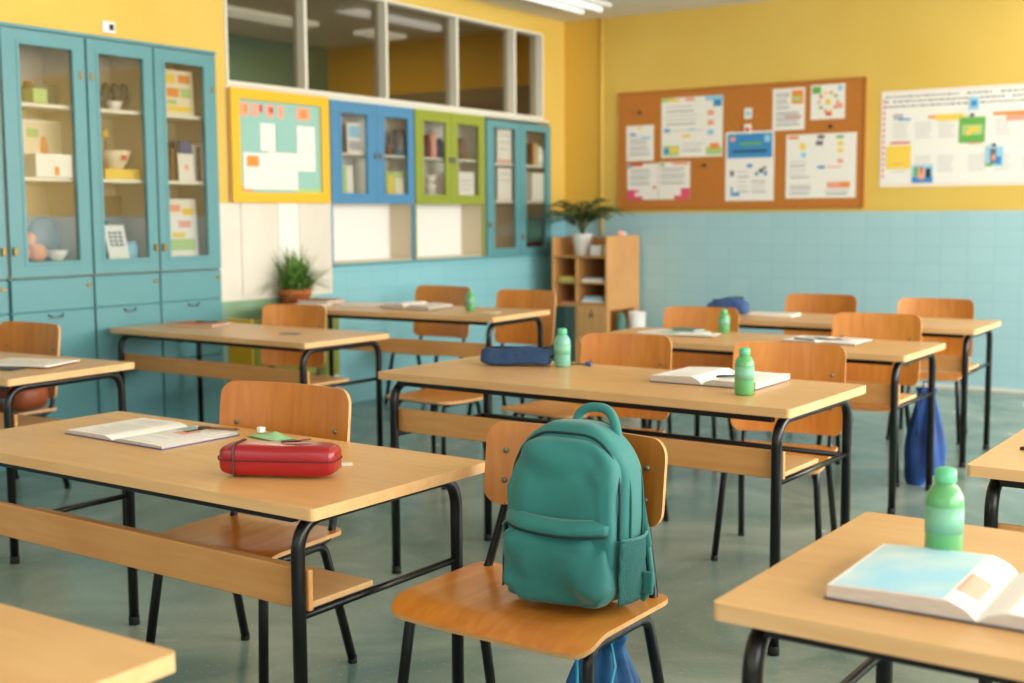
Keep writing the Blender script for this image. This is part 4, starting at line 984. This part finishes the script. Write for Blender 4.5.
# ------------------------------------------------------------------ backpack
def backpack():
    t = thing('backpack', 'teal green school backpack leaning on the foreground chair', 'backpack', (-1.497, 2.49, .4605), .02)
    W2, Hh = .160, .432
    def taper(k):   # silhouette width factor at relative height k
        if k > .52: return max(.0, 1-((k-.52)/.50)**3.4*.50)
        return 1-.05*((.52-k)/.52)**2
    def part(name, m, c, r, e1, e2, seed, amp, lean=0, dtop=.0, parent=t, nu=72, nv=44, sag=0):
        zc = c[2]
        def fn(p):
            k = (p.z+zc)/Hh
            x = p.x*taper(k); y = p.y*(1-dtop*max(0, k-.3)); 
            q = Vector((x+seed, y*.6, p.z))
            w = noise.noise(q*7)*amp+noise.noise(Vector((q.x*10+q.z*13, q.z*5-q.x*4, seed)))*amp*.8+noise.noise(q*26)*amp*.22
            rg = lambda v: max(0, 1-abs(noise.noise(v))*5.5)
            w -= amp*.55*rg(Vector((q.x*6+q.z*5, q.z*3.5-q.x*3, seed+2)))+amp*.45*rg(Vector((q.x*12-q.z*9, q.z*7+q.x*4, seed+7)))*(1 if k < .5 else .35)
            y += -w*(1 if p.y < 0 else .3) + lean*k
            x += noise.noise(Vector((q.z*11, y*20, seed)))*amp*.8
            z = p.z - sag*(x/W2)**2*(1 if p.z > 0 else .2)
            return Vector((x, y, z))
        b = MB().superell(c, r, e1, e2, nu, nv, 0, fn)
        return b.build(name, m, parent)
    body = part('main_body', 'backpack', (0, .028, Hh/2), (W2, .072, Hh/2), .42, .42, 1, .007, 0, .25)
    front = part('front_panel', 'backpack', (0, -.028, .205), (.145, .050, .190), .42, .40, 4, .015, 0, .2)
    pocket = part('front_pocket', 'backpack', (0, -.050, .096), (.147, .052, .090), .40, .40, 9, .022, 0, .0, sag=.006)
    def arch(wd, z0, z1, y, n=44, e=.42):
        pts = []
        for k in range(n+1):
            a = PI*k/n; z = z0+(z1-z0)*abs(math.sin(a))**e
            pts.append((wd*math.copysign(abs(math.cos(a))**e, math.cos(a))*taper(z/Hh), y+.03*max(0, z/Hh-.5)*.6, z))
        return pts
    MB().tube(arch(.148, .17, .406, -.036), .0034, 6).build('zip', 'zip_dark', body)
    MB().tube(arch(.1615, .03, .428, -.002), .0030, 6).build('seam', 'backpack_trim', body)
    MB().tube(arch(.1615, .03, .428, .06), .0030, 6).build('seam', 'backpack_trim', body)
    pts = [((u-.5)*2*.134, -.1005+.030*abs(2*u-1)**4, .184-.010*math.sin(PI*u)) for u in [k/24 for k in range(25)]]
    MB().tube(pts, .0042, 6).build('pocket_zip', 'zip_dark', pocket)
    b = MB(); b.grid(lambda u, v: ((u-.5)*2*.139, -.104+.034*abs(2*u-1)**4+.020*v**2-.004*math.sin(PI*v)+.003*noise.noise(Vector((u*7, v*2, 3))), .187+v*.036-.010*math.sin(PI*u)), 30, 8)
    f = b.build('pocket_flap', 'backpack', t); s = f.modifiers.new('s', 'SOLIDIFY'); s.thickness = .004
    # top loop handle
    P = [Vector(p) for p in ((-.02, .05, Hh-.02), (-.016, .052, Hh+.005), (.0, .055, Hh+.024), (.03, .055, Hh+.031), (.062, .055, Hh+.026), (.085, .05, Hh+.0), (.10, .045, Hh-.05))]
    fine = []
    for i in range(len(P)-1):
        for q in range(4):
            a = P[max(0, i-1)]; b0 = P[i]; c = P[i+1]; d = P[min(len(P)-1, i+2)]; u = q/4
            fine.append(.5*((2*b0)+(c-a)*u+(2*a-5*b0+4*c-d)*u*u+(3*b0-a-3*c+d)*u**3))
    fine.append(P[-1]); h = MB().tube(fine, .0118, 10).build('top_handle', 'backpack', t)
    for s in (-1, 1):
        b = MB()
        b.grid(lambda u, v: (s*(W2*1.0+.016*math.sin(PI*u)*(.6+.4*v)+.004*noise.noise(Vector((u*5, v*6, s)))), .085-u*.135, .02+v*.15), 14, 14)
        o = b.build('side_pocket', 'backpack_mesh', t); m_ = o.modifiers.new('s', 'SOLIDIFY'); m_.thickness = .003
        MB().tube([(s*(W2*1.0+.017*math.sin(PI*u)), .085-u*.135, .172) for u in [k/12 for k in range(13)]], .004, 6).build('pocket_hem', 'backpack', o)
        pts = fillet_path([(s*.06, .100, Hh*.93), (s*.11, .114, Hh*.72), (s*.155, .106, Hh*.3), (s*.18, .085, .05), (s*.165, .06, .012)], .04, 5)
        MB().tube(pts, [.011]*8+[.007]*(len(pts)-8), 8).build('shoulder_strap', 'backpack_trim' if s < 0 else 'backpack', t)
    MB().box(.168, .195, .05, .062, .03, .085).build('strap_end', 'backpack', t, bevel=.005)
    t.rotation_euler = (-.05, 0, .02)
    return t
backpack()

# ------------------------------------------------------------------ hanging cloth bags
def cloth_bag(x, y, ztop, zbot, w, dep, m, label, cord, seed=1, folds=7, name='drawstring_bag'):
    t = thing(name, label, 'bag', (x, y, zbot), .2)
    Hh = ztop-zbot; b = MB(); ns = 64; nz = 30; vs = []
    for j in range(nz+1):
        k = j/nz
        prof = (math.sin(min(1, k/.12)*PI/2)**.6 if k < .12 else 1)*(1-.72*max(0, (k-.35)/.65)**1.3)
        if k > .93: prof *= 1+.7*(k-.93)/.07
        for i in range(ns):
            a = 2*PI*i/ns
            f = 1+(.05+.13*k)*math.sin(folds*a+seed+2*math.sin(3*k))+.06*noise.noise(Vector((math.cos(a)*2, math.sin(a)*2, k*3+seed)))
            vs.append((w/2*prof*f*math.cos(a), dep/2*prof*f*math.sin(a), Hh*k+(.03*math.sin(a*1+seed)+.03*math.cos(a)) * (1-k)**4))
    fs = [(j*ns+i, j*ns+(i+1) % ns, (j+1)*ns+(i+1) % ns, (j+1)*ns+i) for j in range(nz) for i in range(ns)]+[tuple(range(ns-1, -1, -1)), tuple(nz*ns+i for i in range(ns))]
    b.add(vs, fs, 0, True); b.build('bag_body', m, t)
    for s in (-1, 1):
        MB().tube([(s*w*.12, -dep*.2, Hh*.97), (s*w*.2, -dep*.35, Hh*.85), (s*w*.16, -dep*.50, Hh*.66), (s*w*.2, -dep*.56, Hh*.5)], .004, 6).build('cord', cord, t)
    MB().tube([(-.02, 0, Hh*.985), (-.015, 0, Hh+.03), (.015, 0, Hh+.03), (.02, 0, Hh*.985)], .005, 6).build('hanging_loop', cord, t)
    return t
cloth_bag(-1.70, 6.345, .50, .012, .19, .10, 'blue_bag', 'royal blue cloth bag hanging beside a chair near the centre right', 'blue_bag', 1, 6)
cloth_bag(-1.385, 2.46, .41, .03, .23, .16, 'cyan_bag', 'bright blue drawstring bag hanging under the backpack chair', 'cord_cyan', 3, 8)

# ------------------------------------------------------------------ plants
def blade(b, base, az, L, lift, w, droop, m=0, n=8):
    d = Vector((math.cos(az), math.sin(az), 0)); s = Vector((-math.sin(az), math.cos(az), 0)); prev = None
    for k in range(n+1):
        u = k/n; p = Vector(base)+d*(L*u*math.cos(lift)+droop*u*u*.3*L)+Vector((0, 0, L*u*math.sin(lift)-droop*L*u*u))
        ww = w*math.sin(PI*min(.98, .12+.88*u))**.7*(1-.6*u)
        a, c = p-s*ww, p+s*ww
        if prev: b.add([prev[0], prev[1], c, a], [(0, 1, 2, 3)], m, True)
        prev = (a, c)
t = thing('potted_plant', 'bushy grass plant in a terracotta pot on the green cupboard', 'plant', (-5.93, 6.24, .7005))
MB().lathe([(.075, 0), (.08, .004), (.10, .15), (.11, .15), (.112, .19), (.10, .19), (.096, .165), (.001, .165)], 28).build('pot', 'terracotta', t)
MB().lathe([(.001, .166), (.094, .167), (.05, .175), (.001, .178)], 20).build('soil', 'soil', t)
b = MB()
for k in range(300):
    az = random.uniform(-1.9, 1.9); r = .075*math.sqrt(random.random()); L = .22+.18*random.random()
    lift = math.radians(30+60*random.random()); dr = .15+.6*random.random()*(1 if lift < 1.2 else .3)
    ab = random.random()*2*PI; bx, by = r*math.cos(ab), r*math.sin(ab)
    if math.cos(az) < 0 and -5.93+bx+L*(math.cos(lift)+.15)*math.cos(az) < -6.035: lift = math.radians(86); dr = .02
    blade(b, (bx, by, .17), az, L, lift, .008+.004*random.random(), dr)
b.build('foliage', 'leaf', t)

# bookcase in the corner
r = thing('bookcase', 'low light wood bookcase in the far corner beneath the palm', 'bookcase', (-5.80, 9.36, 0))
w, dp = .56, .60
MB().box(0, .018, 0, dp, .56, 1.19).build('side_panel', 'shelf_wood', r, bevel=.003)
MB().box(w-.02, w, 0, dp, .55, 1.20).build('side_panel', 'shelf_wood', r, bevel=.003)
MB().box(w-.02, w, .0, .06, 0.0, .549).build('leg_panel', 'shelf_wood', r, bevel=.003)
MB().box(w-.02, w, dp-.1, dp, 0.0, .549).build('leg_panel', 'shelf_wood', r, bevel=.003)
MB().box(.24, .255, .0, dp-.02, .35, 1.005).build('divider', 'shelf_wood', r, bevel=.002)
MB().box(.24, .255, .0, dp-.02, .0, .349).build('leg_panel', 'shelf_wood', r, bevel=.002)
MB().box(.019, w-.021, 0, dp, 1.01, 1.028).build('top_board', 'shelf_wood', r, bevel=.002)
MB().box(.019, w-.021, dp-.018, dp, 1.03, 1.18).build('back_rail', 'shelf_wood', r, bevel=.002)
MB().box(.256, w-.021, dp-.015, dp, .32, 1.0).build('back_panel', 'shelf_wood', r)
MB().box(.019, .239, dp-.015, dp, .80, 1.0).build('back_panel', 'shelf_wood', r)
for x0, x1, z in ((.019, .239, .80), (.256, w-.021, .80), (.256, w-.021, .62), (.019, .239, .60), (.256, w-.021, .32)):
    MB().box(x0, x1, .004, dp-.02, z-.016, z).build('shelf', 'shelf_wood', r, bevel=.002)
dw = MB().box(.258, w-.023, -.004, .014, .325, .598).build('drawer', 'shelf_wood', r, bevel=.003)
MB().box(.385, .425, -.016, -.004, .50, .515).build('handle', 'ink_dark', dw, bevel=.002)
MB().box(.402, .408, -.008, -.0041, .516, .56).build('key', 'ink_dark', dw)
def stack(x, y, z, items, lab):
    for k, (w_, d_, h_, m, nm) in enumerate(items):
        b = MB().box(-w_/2, w_/2, -d_/2, d_/2, 0, h_, 0)
        tag(b.build('book', [m], None, (x, y, z), (0, 0, (random.random()-.5)*.15), .002), nm+lab, 'book', 'books and papers in the corner bookcase'); z += h_+.0008
stack(-5.67, 9.50, .8005, ((.17, .2, .02, 'p_lgreen', 'pale green book under the yellow one'), (.16, .18, .018, 'p_yellow', 'yellow book topmost'), ), ', upper left bay of the bookcase')
stack(-5.41, 9.50, .8005, ((.22, .22, .018, 'paper', 'white paper block'), (.2, .2, .014, 'ink_light', 'grey paper block above the white one')), ', upper right bay of the bookcase')
stack(-5.41, 9.50, .6205, ((.22, .22, .018, 'paper', 'thick white book lowest'), (.2, .2, .016, 'p_lblue', 'pale blue book in the middle'), (.18, .18, .014, 'ink_light', 'grey book topmost')), ', middle right bay of the bookcase')
stack(-5.67, 9.50, .6005, ((.15, .16, .016, 'p_salmon', 'salmon book alone'),), ', lower left bay of the bookcase')
def small_bowl(x, y, z, r, h, m, l, nm='planter'): put(nm, MB().lathe([(r*.75, 0), (r*.78, .004), (r, h), (r*.93, h), (r*.8, h*.5), (.001, h*.4)]), m, x, y, z, l, nm)
put('white_box', MB().box(-.055, .055, -.06, .06, 0, .09), 'white_ceramic', -5.395, 9.48, 1.0285, 'white box right of the palm pot on the bookcase', 'box', bevel=.012)
put('white_box', MB().box(-.035, .035, -.05, .05, 0, .085), 'paper_warm', -5.30, 9.50, 1.0285, 'cream box at the right end of the bookcase top', 'box', bevel=.012)
t = thing('toy_figure', 'small red and white item on top of the bookcase side', 'toy', (-5.25, 9.62, 1.2005))
MB().superell((0, 0, .022), (.012, .05, .022), .7, .7, 16, 10).build('body', 'p_salmon', t); MB().superell((0, .075, .016), (.01, .022, .016), .7, .7, 16, 10).build('cap', 'white_ceramic', t)
put('white_bin', MB().lathe([(.065, 0), (.08, .53), (.075, .53), (.06, .02), (.001, .02)], m=0), 'plastic_white', -5.14, 9.72, .0005, 'white bin standing on the floor beside the bookcase', 'bin')
put('green_canister', MB().lathe([(.04, 0), (.045, .01), (.045, .47), (.03, .5), (.03, .53), (.001, .53)]), 'next_teal', -5.18, 9.50, .0005, 'dark green canister standing on the floor between bookcase and white bin', 'canister')
# palm on the bookcase
t = thing('potted_palm', 'arching palm in a white pot on the bookcase', 'plant', (-5.57, 9.50, 1.0285))
MB().lathe([(.06, 0), (.065, .004), (.092, .18), (.097, .187), (.09, .187), (.085, .17), (.001, .165)], 26).build('pot', 'white_ceramic', t)
MB().lathe([(.001, .168), (.083, .169), (.001, .176)], 18).build('soil', 'soil', t)
b = MB(); st = MB()
for k in range(40):
    az = k*2.4+random.random()*.4; L = .36+.12*random.random(); el = math.radians(50+34*random.random())
    if -5.56+1.1*L*math.cos(az) < -6.0: L = .36/abs(math.cos(az))*.95
    if 9.5+1.1*L*math.sin(az) > 9.93: L = min(L, .36)
    d = Vector((math.cos(az), math.sin(az), 0)); s = Vector((-math.sin(az), math.cos(az), 0)); pts = []
    for q in range(11):
        u = q/10; pts.append(Vector((0, 0, .17))+d*L*(u*math.cos(el)+.35*u*u)+Vector((0, 0, L*(1.75*u*math.sin(el)-1.0*u*u))))
    st.tube(pts, .0025, 5)
    for q in range(3, 11):
        for sg in (-1, 1):
            for e in (0, .5):
                if q == 10 and e: continue
                p = pts[q] if not e else pts[q].lerp(pts[min(10, q+1)], .5)
                l = .085*(1-.45*(q/10)); dirv = (s*sg*.75+d*.65+Vector((0, 0, -.35))).normalized(); wv = d.cross(Vector((0, 0, 1))).cross(dirv).normalized()*.0055
                wv = dirv.cross(Vector((0, 0, 1))).normalized()*.0120
                b.add([p, p+dirv*l*.5+wv, p+dirv*l, p+dirv*l*.5-wv], [(0, 1, 2, 3)], 0)
b.build('fronds', 'palm_leaf', t); st.build('stems', 'stem', t)

# ------------------------------------------------------------------ light
wd = bpy.data.worlds.new('world'); scene.world = wd; wd.use_nodes = True
bg = wd.node_tree.nodes['Background']; bg.inputs[0].default_value = (.80, .90, 1.0, 1); bg.inputs[1].default_value = .35
def area(name, loc, rot, sx, sy, power, colr):
    l = bpy.data.lights.new(name, 'AREA'); l.shape = 'RECTANGLE'; l.size = sx; l.size_y = sy; l.energy = power; l.color = colr
    o = bpy.data.objects.new(name, l); col.objects.link(o); o.location = loc; o.rotation_euler = rot; return o
for (y0, y1, pw) in ((-2.0, .9, .7), (1.2, 4.1, .85), (4.4, 7.3, 1.3), (7.6, 9.8, 1.8)):
    area('window_and_fill_light', (XR+.25, (y0+y1)/2, 1.93), (0, PI/2, 0), 2.0, y1-y0, 215*pw*(y1-y0)/2.9, (1, .985, .955))
for x0, x1 in ((-5.0, -1.7), (-1.3, 2.0)):
    area('window_and_fill_light', ((x0+x1)/2, YF-.25, 1.9), (PI/2, 0, 0), x1-x0, 1.85, 36, (1, .985, .955))  # added fill light from behind the camera, brightens the back wall
for x, y in ((-5.36, 8.60), (-5.36, 4.2), (-1.9, 8.9), (-1.9, 4.6), (1.4, 7.5), (1.4, 2.5), (-3.9, 1.2)):
    area('tube_light', (x, y, ZC-.085), (0, 0, 0), .3, 1.4, 5, (1, .96, .9))
area('next_room_light', (-8.0, 8.1, 3.1), (0, 0, 0), .3, 1.2, 45, (1, .95, .86))

# ------------------------------------------------------------------ camera
f, yaw, pitch, roll, H = 1239.6, .5872, .1012, -.0059, 1.3801
cy, sy = math.cos(yaw), math.sin(yaw)
F = Vector((-sy*math.cos(pitch), cy*math.cos(pitch), -math.sin(pitch))); R = Vector((cy, sy, 0)); U = R.cross(F)
R, U = R*math.cos(roll)+U*math.sin(roll), -R*math.sin(roll)+U*math.cos(roll)
cam = bpy.data.cameras.new('camera'); co = bpy.data.objects.new('camera', cam); col.objects.link(co)
M = Matrix((R, U, -F)).transposed().to_4x4(); M.translation = Vector((0, 0, H)); co.matrix_world = M
cam.sensor_fit = 'HORIZONTAL'; cam.sensor_width = 36; cam.lens = f/1024*36; cam.clip_start = .05
cam.dof.use_dof = True; cam.dof.focus_distance = 3.1; cam.dof.aperture_fstop = 2.9
scene.camera = co
scene.view_settings.view_transform = 'Standard'; scene.view_settings.look = 'None'
scene.view_settings.gamma = 1; scene.view_settings.use_curve_mapping = False
scene.view_settings.exposure = .06
